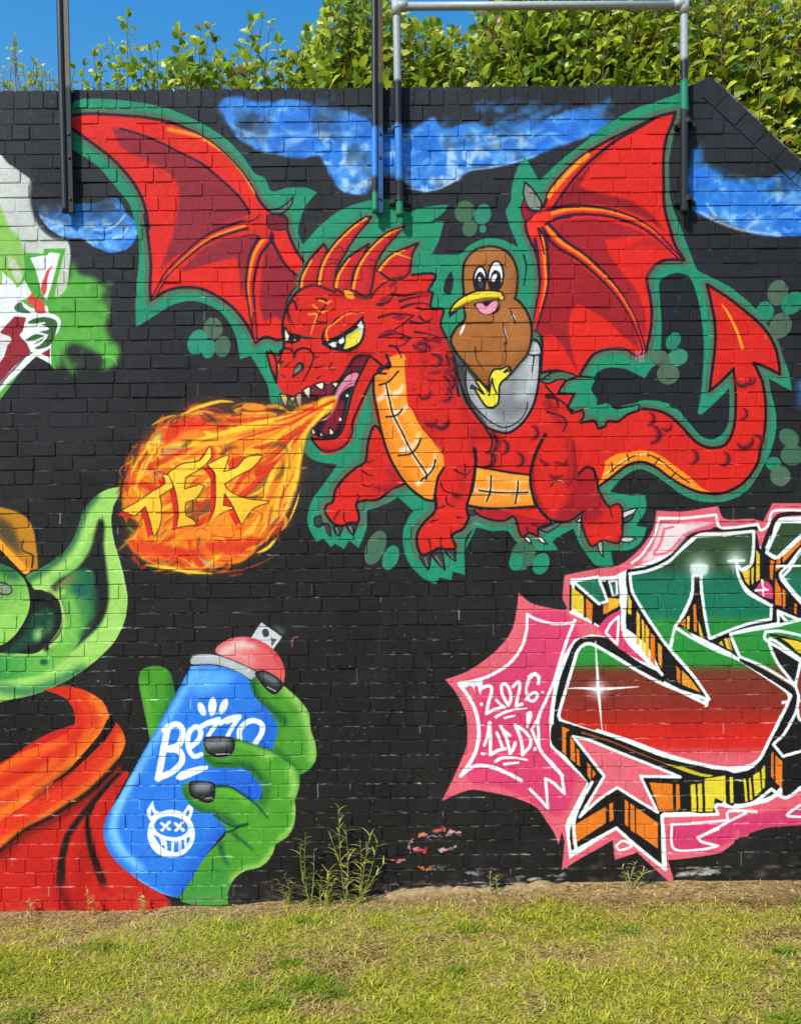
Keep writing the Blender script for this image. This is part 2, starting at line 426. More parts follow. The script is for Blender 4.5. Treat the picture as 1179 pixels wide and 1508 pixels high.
def mural_dragon():
    cs = outer_aura()
    F(GRN, '1,1 2,1 2,2')  # warm-up (outside the wall)
    put(cov_poly(cs), GRN)
    clip(cs)
    g = np.random.default_rng(21)
    for i in range(160):
        c = cs[0][g.integers(len(cs[0]))]+g.normal(0, 9, 2)
        th = g.uniform(0, 3.14); ln = g.uniform(6, 20)
        p = np.array([[c[0]+ln*u*math.cos(th), c[1]+ln*u*math.sin(th)] for u in (-.5, 0, .5)])
        put(cov_stroke(p, [1.5, 3.5, 1.5]), (30, 122, 92) if g.random() < .5 else (52, 154, 118), .35, 2)
    clip()
    # black left open inside the aura
    S(740, 320)
    F((33, 35, 40), '905,420 915,360 1000,322 1070,335 1100,380 1130,480 1165,640 1165,780 1150,1000 1130,1150* 1060,1115 980,1085 900,1062 800,1058 700,1080 640,1112* 600,1075 548,1090* 540,1030 515,1010 520,940 560,890 620,870 700,880 760,910 820,935* 855,880 905,830 915,740 918,600')
    S(879, 380)
    F((33, 35, 40), '590,900* 640,860 700,800 765,735* 765,850 760,950 730,1010 680,1045 630,1045 580,1010 520,940 470,880 420,850 500,700 590,560 625,480')
    L(GRN, 13, '600,180 622,330 636,480 630,640 612,800 594,890', w2=6)
    L(GRN, 8, '598,890 660,835 720,775 770,720', w2=8)
    S(380, 280)
    F((33, 35, 40), '1115,465* 1130,520 1112,602 1075,590 1080,530')
    S(740, 120)
    L((28, 30, 34), 2, '122,1000 136,1080 122,1180', w2=1.2)
    S(640, 520)
    F((33, 35, 40), '905,210 925,150 960,110 1030,85 1100,90* 1300,200 1179,280 1100,300 1050,325* 1000,290 940,300* 935,260')
    S(879, 380)
    # pairs of round leaves in the gaps
    for (x, y, rx, ry, rot, col) in ((440, 480, 40, 55, 30, GRN), (465, 575, 62, 50, -25, (58, 150, 120)), (360, 575, 70, 45, 20, OLV), (410, 670, 65, 62, 0, OLV),
                                     (1045, 200, 60, 75, 10, OLV), (1130, 260, 55, 75, 40, GRN), (970, 310, 52, 62, 10, GRN), (1060, 390, 62, 75, 20, OLV),
                                     (1110, 1040, 62, 50, 40, (70, 112, 82)), (1130, 1140, 70, 60, 0, (70, 112, 82)), (1020, 1190, 45, 40, 0, GRN), (1060, 1260, 60, 60, 0, OLV)):
        E(col, x, y, rx, ry, rot, a=.9)
    S(180, 300)
    for (x, y, rx, ry, rot, col) in ((525, 720, 56, 62, 0, OLV), (435, 800, 55, 75, 25, (44, 150, 120)), (500, 840, 40, 55, 20, (44, 150, 120)), (580, 825, 46, 62, 10, OLV)):
        E(col, x, y, rx, ry, rot, a=.93)
    S(600, 300)
    for (x, y, rx, ry, rot, col) in ((330, 45, 58, 64, 15, (70, 110, 80)), (360, 140, 42, 52, 15, (70, 110, 80)), (435, 60, 48, 60, 20, (44, 140, 112)), (435, 145, 20, 22, 0, (44, 140, 112))):
        E(col, x, y, rx, ry, rot, a=.93)
    S(430, 600)
    E((74, 110, 84), 482, 812, 55, 105, 22); E((44, 140, 108), 570, 870, 45, 75, 22)
    S(640, 520)
    E((60, 104, 78), 510, 1170, 70, 90, 20); E((36, 136, 104), 620, 1210, 40, 55, 20); E((36, 136, 104), 470, 1210, 40, 50, 20)
    S(760, 600); E((36, 136, 104), 142, 905, 48, 64, 20)

    # --- silhouettes -------------------------------------------------
    lw = cr(pts_of('60,200* 130,190 250,185 400,193 560,212 700,245 870,325 1000,430 1090,530 1150,620', (80, 120, 3.93)) +
            pts_of('800,-10 850,40 945,75 955,150 1000,260 1060,350* 1040,480 1000,480 950,560 935,700 940,770 900,790 830,770 772,805* 720,700 640,600 550,535 450,490 340,483 250,505 185,545 165,558* 160,480 165,350 150,200 130,60', (180, 300, 3.93)) +
            pts_of('545,850 535,770 505,670 440,560 330,440 200,340 110,275 60,235*', (80, 120, 3.93)), True)
    rw = cr(pts_of('1000,175* 900,200 760,265 600,345 460,430 350,530 270,630 235,720 150,780 132,830 150,900 180,960', (740, 120, 3.93)) +
            pts_of('205,260 215,370 205,470 172,640* 225,690 220,900* 330,888 437,930* 470,870 530,790 620,760 710,765 772,800 830,775* 850,680 862,560 850,450 835,360 860,300 930,250 1052,248*', (740, 320, 3.93)) +
            pts_of('1000,950 960,830 935,720 930,580 930,430 945,330 980,240', (740, 120, 3.93)), True)
    tail = cr(pts_of('635,150* 760,230 860,310 950,390 1010,470 1045,570 1057,672* 975,630 905,605* 950,700 970,800 975,900 970,1000 945,1100', (879, 380, 3.93)) +
              pts_of('1115,682 1095,710 1065,726 1040,726 1010,716 985,700 960,685 942,680 925,684 905,698 882,715* 850,735 800,720 780,640 800,560 845,562 870,610 905,612 925,604 950,602 975,607', (0, 0, 1)) +
              pts_of('440,930 510,1000 580,1070 660,1098 740,1080 785,1000 800,900 800,750 790,640* 720,710 650,770* 670,620 685,470 680,370 660,260', (879, 380, 3.93)), True)
    S(0, 0, 1)
    body = curve('545,520 560,500 620,470 640,480 655,500 668,540 678,580 700,620 780,640 800,560 830,565 850,590 870,620 890,680 880,715 850,760 800,765 740,752 690,748 640,735 610,715 585,690 566,650 552,610 548,570')
    S(430, 600)
    larm = curve('480,105 540,200 600,350 650,435 580,470 500,530 410,540 370,560 385,620 380,665 330,668 290,685 240,672 210,640 190,600 200,565 235,545 250,480 300,410 370,350 425,310 440,200')
    rarm = curve('870,330 870,250 880,150 960,90 1060,120 1060,300 1045,460 1010,570 1020,640 990,700 925,740 945,800 940,820 880,820 845,815 800,840 750,852 725,800 725,730 760,670 830,590 828,480 840,400')
    S(640, 520)
    farl = curve('230,905 440,900 600,890 670,980 600,1010 595,1060 550,1040 500,1060 460,950 400,970 330,965 260,940')
    hind = curve('640,470* 700,440 800,500 820,600 830,700 870,665 910,670 935,720 945,790 990,870 1010,890 1060,875 1080,900 1085,1020 1060,1095 980,1080 960,1080 905,1115 860,1020 850,970 860,915 800,960 740,978 660,960 590,880 555,770 560,660 590,560')
    # olive shadow band hugging every outline
    for c, w in ((lw, 14), (rw, 14), (tail, 12), (body, 11), (larm, 17), (rarm, 17), (farl, 16), (hind, 15)):
        O((86, 106, 84), w+3, [c], soft=.9, a=.95)
    # claws lying on the aura
    def claw(s, col=(92, 92, 92)):
        F(col, s, ol=1.6)
    S(430, 600)
    for s in ('130,640 165,625* 175,680* 150,695 130,670', '175,670* 215,680 225,745* 195,720', '235,690* 290,690 275,745* 250,730', '310,680* 375,670 355,740* 330,720',
              '735,860* 800,840 790,940* 755,900', '805,850* 860,825 885,940* 840,900', '880,825* 940,820 945,890* 905,860', '960,600* 1050,595 1060,620 975,635*'):
        claw(s, (58, 60, 60))
    LL((170, 172, 172), 1.6, '180,690 200,730', '255,700 268,735', '335,690 350,728', '770,870 784,925', '830,860 872,925', '905,840 935,880', w2=.6, a=.8)
    S(640, 520)
    for s, c in (('515,1060* 545,1070 560,1105* 535,1090', WHT), ('590,1060* 620,1070 650,1105* 615,1095', WHT), ('600,1020* 660,1000 720,975 740,975 700,1010 650,1040*', (92, 100, 94)), ('815,970* 870,940 875,955 830,980', (210, 214, 210)),
                 ('1085,920* 1150,900 1175,895* 1140,935 1085,960', (200, 204, 200)), ('1060,1085* 1090,1065 1160,1070 1120,1095', (190, 194, 192)), ('940,1100* 965,1090 975,1179* 950,1150', (170, 174, 170)), ('1085,960* 1150,930 1140,960 1095,985', (60, 66, 62))):
        F(c, s, ol=1.6)
    # --- wings -------------------------------------------------------
    for c in (lw, rw):
        put(cov_poly([c]), (225, 38, 28)); O((44, 18, 36), 3.6, [c])
    clip([lw])
    S(80, 120)
    F(MAR, '330,265* 460,285 560,325 720,405 860,470 970,570 1080,670 1130,770* 1000,820 850,920 700,1010 610,1090* 680,900 715,720 715,600 640,510 480,430 390,380', soft=1.2)
    F((188, 44, 50), '420,420 560,440 640,520 690,600 640,600 540,500', soft=6, a=.3)
    L((44, 16, 40), 2.2, '380,270 540,320 720,405 860,480 980,580 1080,680 1130,760', w2=3)
    L(ORA, 6, '660,275 850,322 1000,420 1100,540 1160,640', w2=5, soft=1.4)
    L((255, 170, 40), 2.5, '870,338 1000,428 1090,530', soft=1, a=.7)
    S(180, 300)
    F(MAR, '790,195 640,190 500,240 400,320 330,400* 480,350 660,310* 680,420 700,560* 715,400 740,280', soft=1.2)
    F((148, 32, 46), '845,215* 900,290 960,370 1040,430 1000,480 950,560 935,680 880,650 820,680 800,560 805,420 820,300', soft=1.5)
    bone('835,130 740,115 640,140 500,195 380,285 260,405 180,545', 9, 2, -1)
    bone('835,190 775,280 745,400 738,500 752,620 772,790', 12, 2.5, 1)
    L((44, 16, 40), 4, '855,190 890,260 950,360 1040,440', w2=2.5)
    F(RED, '770,40 840,60 860,150 830,200 780,190 720,130 700,90 740,80')
    F((120, 24, 40), '845,65 945,80 945,145 850,140', ol=1.4)
    LL((54, 18, 40), 2.2, '690,105 760,95 800,60', '800,200 770,180 690,185', w2=1)
    clip()
    F((96, 116, 100), '850,40 920,20 990,-40* 975,10 930,50 870,55', ol=1.8)
    clip([rw])
    S(740, 120)
    F(DRED, '300,730* 360,640 450,540 560,430 620,395 520,480 440,610* 600,655 740,690 860,770 950,880* 820,790 640,725 480,710', soft=1.5)
    S(740, 320)
    F((166, 30, 38), '250,45* 400,10 550,10 720,50 830,100* 590,128* 620,220 700,330 780,430 820,560 825,690 780,600 700,450 580,310 450,200 330,110', soft=1.)
    F((160, 28, 36), '240,110* 350,200 480,300 600,400 690,520 760,650 790,770* 700,690 620,610 520,540 430,500* 390,560 382,660 395,740 440,920* 395,830 350,750 290,680 220,690* 175,680* 225,560 255,430 260,300 250,200', soft=1.)
    F(DRED, '700,190* 840,110 960,180 1000,220* 880,170', soft=3, a=.4)
    S(740, 120)
    L((44, 16, 40), 4, '870,215 650,345 500,465 400,575 320,685 285,740', w2=3)
    L(ORA, 8, '490,425 390,515 310,605 265,665', w2=7, soft=1)
    L((255, 176, 60), 2.5, '440,470 340,575', soft=.8, a=.7)
    bone('240,785 350,750 480,742 640,765 800,825 920,915 1020,1020', 11, 2, -1)
    bone('200,840 225,950 235,1060 240,1170 210,1310 172,1450', 12, 6, -1)
    S(740, 320)
    bone('240,55 330,145 450,225 560,320 660,430 740,560 795,690 822,780', 11, 2, -1)
    S(740, 120)
    F((236, 52, 30), '140,800 200,765 260,750 290,790 250,830 270,880 230,850 205,850 190,900 160,900', soft=.8)
    LL((58, 18, 40), 3, '245,825 300,800 400,782', '205,850 225,930 240,1000', '230,845 290,930', w2=1.4)
    clip()
    F((128, 136, 128), '128,580* 170,620 222,700 215,745 150,730 120,650', ol=2)
    F((150, 20, 40), '105,730* 125,680 150,740 190,755* 150,800 120,790', ol=1.4)
    # pale scuffs where the wing paint thins over its lower edge
    S(740, 320)
    LL((190, 150, 140), 1.5, '540,770 620,755 700,765 760,800', '838,380 850,310 900,270', a=.5, soft=1)
    g = np.random.default_rng(4)
    for i in range(14): L((235, 150, 160), .9, '%d,%d %d,%d' % (755+g.integers(60), 770+g.integers(70), 770+g.integers(50), 750+g.integers(60)), a=.6)
    # --- tail --------------------------------------------------------
    put(cov_poly([tail]), RED); O((30, 16, 24), 3.4, [tail])
    S(760, 600)
    co = F(ORA, '455,380 480,340 560,280 650,248 740,248 820,270 920,340 1010,410 1080,470 1160,500* 1060,490 960,450 880,400 800,340 720,315 640,335 560,395 470,460*')
    L(BK, 3, '1170,500 1060,490 960,450 880,400 800,340 720,315 640,335 560,395 470,462')
    L((30, 16, 24), 1.3, '540,375 640,300 740,270 830,305 920,380 1000,435')
    LL((30, 16, 24), 1.3, '550,320 560,370', '640,270 650,310', '760,262 765,285', '830,290 800,330', '930,370 900,400')
    LL((255, 226, 170), 1.8, '485,395 540,370', '560,345 640,295', '690,275 760,268', '820,315 860,330', a=.9)
    S(879, 380)
    L(ORA, 2, '720,265 760,320 790,380 820,450 840,520', w2=5)
    L((255, 190, 40), 2, '740,290 800,410 830,490', a=.8)
    for x, y, r, ro in ((290, 930, 38, .2), (310, 1020, 50, .1), (400, 970, 28, 1.2), (840, 690, 48, 1.5), (880, 700, 30, 1.), (830, 900, 34, .2), (850, 1050, 48, 1.2), (915, 1060, 34, -.3), (720, 1160, 40, .2), (540, 1150, 40, .1)):
        scale_mark(x, y, r, ro)
    # --- far leg, torso, hind leg ------------------------------------
    put(cov_poly([farl]), (178, 28, 36)); O(BK, 2.6, [farl])
    S(640, 520)
    LL(BK, 1.8, '530,1010 540,1040', '560,990 590,1000', '600,950 640,945', '480,920 560,905')
    put(cov_poly([body]), RED)
    S(0, 0, 1); put(cov_poly([curve('690,590 700,640 760,700 830,700 840,560 800,560')]), RED)
    clip([body])
    S(0, 0, 1)
    L((170, 26, 34), 16, '655,500 670,560 690,610 720,640', soft=7, a=.5)
    L((170, 26, 34), 14, '600,560 625,620 650,660', soft=7, a=.35)
    clip()
    # red plates and spikes right of the saddle
    S(640, 520)
    F(RED, '610,160* 700,150 735,180 710,230* 800,230 770,310* 830,340 850,400* 900,400 940,440 990,420 1060,400 1179,330 1179,560 820,560 640,520 560,450 600,300')
    F((78, 110, 84), '612,160* 680,112 760,108 832,140* 800,158 720,152 650,178', ol=2)
    sg = F((86, 106, 84), '832,135* 760,160 735,190 712,234* 808,236* 778,290 766,320* 800,332 795,348* 852,328* 862,360 842,404* 890,394 925,392 945,438* 985,424 1000,394 1060,398* 1120,352 1179,332* 1179,300 1050,322 1000,292 940,300 905,215 925,150', ol=2.6)
    F(GRN, '850,150* 790,175 760,200 745,225* 830,226* 800,285 790,310* 880,305 885,355* 930,365 950,410* 975,385 1000,362 1055,375* 1179,312* 1179,300 1050,325 1000,290 940,300 935,260 905,210 925,150')
    L(BK, 2.4, '832,135 760,160 735,190 712,234 808,236 778,290 766,320 795,345', straight=True); L(BK, 2.4, '852,328 862,360 842,404 890,394 925,392 945,438 985,424 1000,394 1060,398 1120,352 1179,332', straight=True)
    L(BK, 2, '640,190 690,245 760,300 790,350')
    L((60, 20, 30), 6, '650,250 700,260 715,310', w2=2); L((150, 22, 34), 12, '650,290 690,320', soft=2, a=.7)
    L((60, 20, 30), 3, '650,340 740,370 760,410 735,465', w2=2); L((150, 22, 34), 10, '690,360 740,410', soft=3, a=.6)
    # belly band
    cb = F((246, 150, 44), '232,655* 330,672 440,690 555,705* 558,790 580,885* 480,892 380,898 280,895 188,880* 205,790', ol=2.4)
    clip(cb); L((255, 180, 84), 9, '240,700 330,720 540,740', soft=3, a=.5); L((214, 112, 30), 6, '190,880 400,890 580,880', soft=3, a=.6); clip()
    LL((255, 240, 220), 5, '240,795 320,800 420,806 545,806', '325,720 322,790', '480,745 475,850', '318,800 300,850', soft=1.2, a=.75)
    LL(BK, 1.9, '255,795 320,803 420,808 540,806', '326,710 322,790 300,858', '482,740 478,800 466,868')
    L(BK, 2.4, '232,655 330,672 440,692 555,703'); L(BK, 3, '188,882 280,897 380,900 580,888')
    L((245, 170, 170), 4, '225,770 235,800', soft=1.5, a=.7)
    for x, y, r, ro in ((555, 460, 40, 0), (380, 545, 42, 0), (470, 615, 40, 0), (300, 520, 60, 0), (300, 610, 46, .3), (300, 450, 40, -.6), (30, 400, 34, 1.5)):
        scale_mark(x, y, r, ro)
    put(cov_poly([hind]), RED); S(640, 520); L(BK, 3.2, '640,470 590,560 560,660 555,770 590,880 660,960 740,978 800,960 860,915 850,970 860,1020 905,1115 960,1080 980,1080 1060,1095 1085,1020 1080,900 1060,875 1010,890 990,870 945,790 935,720 910,670 870,665 830,700')
    clip([hind])
    F(lin((176, 28, 34), (150, 24, 34), (860, 700), (700, 950)), '835,705 870,665 910,670 935,720 945,790 990,870 960,1000 880,1010 850,960 800,965 720,980 690,960 760,860 800,760', soft=4)
    F(RED, '880,1000 960,960 1010,890 1080,890 1090,1010 1060,1095 905,1115', soft=7)
    L((96, 20, 30), 6, '800,500 812,580 820,660 810,720 770,760', soft=2.5, a=.8)
    L((80, 18, 30), 5, '590,560 560,680 570,800 620,900', soft=2.5, a=.7)
    L((150, 24, 34), 14, '780,540 800,640 780,740', soft=4, a=.5)
    F((180, 28, 36), '600,880 680,930 660,970 600,930', soft=4, a=.8)
    clip()
    LL(BK, 2.6, '830,700 870,665 910,672 935,722 945,790 990,875', '640,470 600,550 560,660 556,770 590,880 665,962', '860,915 800,960 740,976 665,962', w2=2)
    L(BK, 3.4, '640,470 610,530 580,600', w2=2)
    F((120, 20, 32), '605,610 640,630 675,640 700,625 740,635 770,610 765,650 720,648 680,635 640,655', soft=.8)
    F((120, 20, 32), '655,695 690,710 750,705 720,730 680,735', soft=.8)
    L((220, 190, 190), 1.4, '690,740 720,735 740,748'); L((60, 16, 26), 1.8, '670,770 700,740 735,745', w2=1)
    LL(BK, 1.6, '1010,890 1025,950', '1085,920 1080,1020')
    # --- fore legs ----------------------------------------------------
    put(cov_poly([rarm]), RED)
    S(430, 600); LL(BK, 3.2, '870,330 840,400 826,480 830,590 760,670 725,730 725,800 750,852 800,840 845,815 880,820 940,820 945,800 925,740 990,700 1020,640', '1060,240 1062,320 1045,460 1010,570 1022,640')
    L(BK, 2.2, '872,330 868,280 880,230', w2=1)
    put(cov_poly([larm]), RED); O(BK, 3, [larm])
    clip([larm])
    S(430, 600)
    L((160, 26, 34), 14, '560,360 600,420 560,470', soft=4, a=.6); L((160, 26, 34), 9, '480,470 560,460', soft=3, a=.6)
    clip()
    LL((70, 16, 26), 2, '405,365 440,390 470,395', '405,445 440,460 470,440', '370,545 390,520 375,500', '270,600 245,640 235,670', '300,610 300,650 315,670', '425,310 445,320 470,305', w2=1)
    L((150, 24, 34), 5, '480,465 540,480 580,465', soft=1.5, a=.8)
    clip([rarm]); L((160, 26, 34), 12, '1000,380 960,520 920,560', soft=5, a=.5); L((160, 26, 34), 10, '1050,130 1050,260', soft=4, a=.5); clip()
    LL((70, 16, 26), 2.2, '940,360 1000,390 1040,360', '1000,330 1000,410', '860,440 880,480 930,500 960,520', '890,520 900,560 940,575', '880,570 830,590', '800,660 850,650', '790,760 800,800 800,840', '860,755 860,800 875,815', '955,635 990,640', w2=1)
    F((120, 20, 36), '920,490 970,500 975,530 930,520', soft=1, a=.8)
    LL(BK, 2.6, '1052,240 1060,330 1040,470 1010,575', '870,330 840,400 826,480 830,590', w2=2)
    S(640, 520)
    LL(BK, 2.4, '290,430 330,500 320,560 290,580', '330,580 325,640 300,660', '225,550 232,640 205,800 185,880', w2=1.4)
def mural_head():
    S(380, 480)
    # chest
    cb = F((246, 146, 38), '760,165* 850,170 855,330 880,400 900,500 950,590 1000,650 1060,720 1075,820 1040,880 1015,1005* 960,1000 860,920 770,780 720,640 690,500 668,380 672,280', ol=0)
    clip(cb)
    L((228, 118, 24), 12, '690,300 700,500 760,720 900,940', soft=4, a=.6)
    L((252, 176, 70), 16, '800,300 850,480 950,680', soft=6, a=.4)
    clip()
    LL(BK, 3, '668,285 668,380 690,500 720,640 770,780 860,920 960,1000 1015,1012', '1075,820 1040,880 1018,1005')
    L((140, 40, 30), 1.6, '850,200 860,340 890,470 950,590 1010,660 1060,730')
    LL((255, 242, 226), 6, '740,350 770,480 790,530', '790,530 840,640 890,730 970,860', soft=1.2, a=.8)
    LL((255, 242, 226), 8, '700,420 760,380', '790,395 830,370 835,340', '800,500 850,480 865,455', '830,720 900,690 930,620', '980,850 1020,800 1025,740', '920,910 970,890', w2=3, soft=2.2, a=.8)
    LL(BK, 2, '740,340 760,430 780,510 830,610 890,730 975,860 970,890', '740,525 790,520 820,500 832,480', '810,750 880,740 920,700 940,655', '940,895 985,860 1015,820 1025,775')
    LL(BK, 2, '700,340 750,325 785,290 810,260')
    # crest spikes behind the head
    S(380, 280)
    sp = ['240,580* 250,500 300,400 380,310* 400,360 350,480 330,590', '340,560* 370,420 440,310 540,210 620,155 655,155* 620,200 560,270 500,370 450,470 440,600',
          '440,560* 460,480 520,390 640,310* 600,400 550,480 530,610', '540,570* 570,450 640,340 740,250 845,210* 790,270 730,340 680,430 640,610', '690,460* 760,380 840,340 925,305* 890,370 870,480 780,520']
    for s in sp:
        O(OLV, 12, [curve(s)], soft=1.5, a=.9)
    # head mass
    hd = curve('105,1100 108,1010 130,950 150,900 140,800 155,710 200,620 250,572 330,540 500,440 700,430 880,468 890,490* 1022,488* 985,580* 1008,592 1000,680 1070,692 1055,780 1100,880 1125,950 1145,1100 1170,1250 1000,1250 870,1250 850,960 760,970 765,1030 700,1050 670,1080 630,1180 560,1360 545,1440 500,1490 430,1525 370,1520 340,1470 300,1420 470,1330 560,1180 630,960 560,970 480,1090 400,1115 330,1130 270,1170 210,1200 150,1180')
    put(cov_poly([hd]), RED)
    for i, s in enumerate(sp):
        c = F((206, 36, 38), s, ol=2.8)
        clip(c)
        q = pts_of(s)
        edge = cr([(np.array(p)+np.array([2.2, 1.5]), sh) for p, sh in q[:(3 if i in (0, 2, 4) else 5)]], False)
        L((255, 150, 30), 4.6, edge, w2=2.6)
        L((168, 24, 36), 6, cr([(np.array(p)+np.array([-3, 0]), False) for p, sh in q[(4 if i not in (1,) else 6):]], False), soft=2, a=.6)
        clip()
    F(RED, '150,740 160,700 200,622 250,577 330,552 440,594 500,612 620,640 680,600 760,540 700,700 500,740 300,760')
    LL((110, 22, 36), 1.6, '410,400 450,400 480,410', '440,340 480,330 500,370', '400,430 440,420 470,440', '640,400 680,410', '650,450 690,470')
    L((255, 176, 40), 2.6, '790,365 840,380 885,395', w2=1)
    for s in ('890,490 1022,488 985,580 1008,592 1000,680 1070,692 1055,780 1100,880 1125,950 1145,1100 1160,1190', '105,1100 108,1010 130,950 150,900 140,800 155,710 200,620 250,572 330,550 440,590'):
        L(BK, 3, s)
    clip([hd])
    L((168, 26, 34), 18, '1020,700 1060,860 1090,1000 1110,1200', soft=6, a=.5)
    L((168, 26, 34), 14, '880,800 960,900 980,1100', soft=7, a=.35)
    L((170, 26, 34), 12, '300,560 450,600 620,640', soft=5, a=.4)
    clip()
    F((214, 36, 36), '50,935* 90,950 130,960 110,1020 100,1100* 70,1020', ol=2.4)
    # feathered ridges on the neck
    for s in ('650,620 700,560 780,510 840,500', '690,660 760,640 800,560', '690,660 720,665 750,640', '770,600 850,610 930,590 1000,590', '830,680 880,660 960,655 1005,670', '700,735 780,715 900,725* 800,800 710,850', '700,850 800,830 885,855* 830,900 790,900', '760,900 800,910 830,970', '920,680 960,690 1000,680',
              '930,730 970,760 1010,740', '910,820 980,830 1040,850', '880,760 940,770 1000,760', '900,900 950,930 990,930', '1010,950 1045,970 1040,1020 1005,1010', '1090,960 1110,1010 1080,1060', '750,970 740,950 765,1020 700,1030', '1080,1080 1110,1120 1090,1190', '960,860 1000,870 1060,860', '820,640 900,620 990,610'):
        L((70, 18, 30), 3.4, s, w2=1.2)
    LL((128, 20, 34), 7, '700,840 760,820 820,830', '780,735 850,740', '920,920 980,930', '1000,1060 1060,1050', '760,560 800,530', '700,640 760,620', '990,860 1060,880', '820,860 870,860', lens=True, a=.8)
    for x, y, r, ro in ((1020, 985, 38, 0), (1090, 1010, 44, 0), (1090, 1110, 46, 0), (960, 1170, 36, 1.2), (1075, 1180, 40, .4), (1060, 1340, 40, 1.1), (1000, 1330, 34, 1.4), (950, 930, 44, -1.5)):
        scale_mark(x, y, r, ro)
    g = np.random.default_rng(61); clip([hd])
    for i in range(150):
        x, y = g.uniform(880, 1150), g.uniform(480, 1560)
        if 1e9 < x: continue
        ln = g.uniform(10, 60); th = g.normal(.15, .5)
        L((150, 22, 32) if g.random() < .6 else (104, 18, 30), g.uniform(1, 4), '%.0f,%.0f %.0f,%.0f %.0f,%.0f' % (x, y, x+ln*.5*math.cos(th), y+ln*.5*math.sin(th)-8, x+ln*math.cos(th), y+ln*math.sin(th)), w2=.7, a=g.uniform(.25, .6), soft=.6)
    clip()
    # forehead
    LL((110, 24, 34), 2.6, '250,575 330,552 440,595', '500,570 620,628 700,560', '180,660 210,640 225,690', '170,720 180,760 210,790', w2=1.2)
    F((255, 160, 34), '500,575* 545,590 555,625 520,625 500,605')
    S(395, 410, 6.02)
    LL(BK, 2.2, '425,182 510,186 512,230 470,290 450,320 430,375 475,388 530,384', w2=1.4)
    L(BK, 3.2, '165,300 185,215 212,195 238,225 252,278', w2=1.6); L(BK, 2, '178,310 195,352 212,388', w2=1)
    LL(ORA, 3.4, '398,238 455,290', '475,300 550,268', '360,318 430,320 405,400 375,495', '455,195 505,215', '520,220 560,195', w2=2)
    # eye under a heavy slanting lid
    F(RED, '480,560 500,420 600,335 830,310 880,420 860,560 760,650 600,650')
    F(BK, '478,545 492,545 560,540 660,492 760,415 835,343* 858,430 848,530 800,605 720,650 630,646 545,618 495,585')
    F(YEL, '688,505 740,475 800,430 838,432 828,515 785,580 672,626 688,560')
    clip([curve('688,505 740,475 800,430 838,432 828,515 785,580 672,626 688,560')]); F((206, 206, 200), '800,400 850,400 850,500 805,560 815,480', soft=1.2); L((150, 148, 96), 5, '690,510 800,435', soft=2, a=.8); clip()
    F((214, 216, 220), '782,410* 824,372* 846,436 800,428')
    F(WHT, '532,582* 582,562 604,604 575,610'); F(WHT, '618,556 664,520 674,560 640,580'); F(WHT, '585,566 605,560 608,580')
    L(BK, 4.2, '488,572 560,545 660,495 770,410 838,340', w2=3)
    L(BK, 3.6, '520,440 492,480 480,530 500,585 560,622', w2=2.6)
    L(BK, 2.2, '560,408 610,352 690,318', w2=1.4); L(ORA, 3.6, '525,545 512,480 530,435 600,385 660,335 720,312 840,298', w2=1.4); L((120, 40, 28), 1.6, '640,470 665,490')
    L((90, 20, 30), 1.8, '720,290 790,300 850,285', w2=1)
    # far eye
    F((34, 24, 26), '128,430 150,425 190,475 280,505 285,545 240,572 165,575 140,540'); F((232, 230, 180), '148,450* 172,490 172,550 152,550'); F(WHT, '160,490 185,505 168,545 152,520'); F(WHT, '218,540 250,545 235,552')
    F(BK, '190,480 300,502 440,530 360,536 260,520', a=.85); L((110, 90, 40), 1.6, '300,508 440,530', a=.8)
    # nostrils and wrinkled snout
    LL(BK, 3, '228,700 245,645 300,618 365,632 402,690 370,790 312,905', '105,648 160,618 215,645 236,700', w2=1.6)
    F((36, 30, 32), '208,885* 225,810 262,745 300,742 318,790 270,845'); F((120, 122, 116), '225,850* 240,800 280,760 290,800 255,832')
    F((60, 20, 28), '82,790* 100,740 142,728 110,765'); LL((90, 20, 28), 2.2, '150,780 195,745', '60,700 78,730', '405,700 455,692', '420,790 500,770', '560,745 540,800 600,805', '430,885 470,862', '120,855 150,880', '215,640 225,690', w2=1)
    L(ORA, 2.6, '74,920 80,830 92,760', a=.9); L(BK, 2.4, '70,930 78,800 60,700 20,640')
    # --- mouth (tile further down)
    S(380, 480)
    F((36, 18, 26), '640,165* 560,170 480,290 430,330 330,335 262,375 212,405 150,390 140,400 200,430 330,560 310,600 340,640 450,640 490,560 530,400 600,240')
    F((120, 22, 40), '560,195 630,180 600,250 530,260', soft=.8)
    F((96, 20, 40), '500,280 540,230 600,240 560,270', a=.9)
    F((150, 40, 60), '270,380 330,345 440,335 430,380 380,420 330,400', soft=1.5, a=.7)
    F((226, 130, 160), '330,555* 410,510 440,420 480,330 520,280 570,265 590,285 570,340 520,360 480,400 450,490 400,545', ol=1.8)
    LL((150, 50, 90), 1.6, '400,540 445,480 470,400 520,340 560,330', '345,545 400,500'); L((244, 170, 190), 3, '430,450 470,350 520,295', soft=1, a=.7)
    F((150, 26, 44), '370,590 480,430 500,440 470,560 430,620 370,620', soft=1.5, a=.8)
    E((240, 240, 230), 515, 402, 8, 9); E((240, 240, 230), 475, 540, 7, 10)
    # lower jaw
    F(RED, '305,645* 345,655 450,645 490,590 520,480 550,370 610,240 645,170* 720,240 670,285* 600,430 545,560 545,610 500,690 430,722 370,718 335,690', ol=2.8)
    clip([curve('305,645* 345,655 450,645 490,590 520,480 550,370 610,240 645,170* 720,240 670,285* 600,430 545,560 545,610 500,690 430,722 370,718 335,690')])
    L((168, 26, 34), 7, '540,600 500,680 430,715 370,710', soft=2.5, a=.7); clip()
    F((70, 20, 34), '690,240 730,225 760,200 750,245 700,250'); L(BK, 2.4, '740,175 765,235 700,245 690,270 740,275')
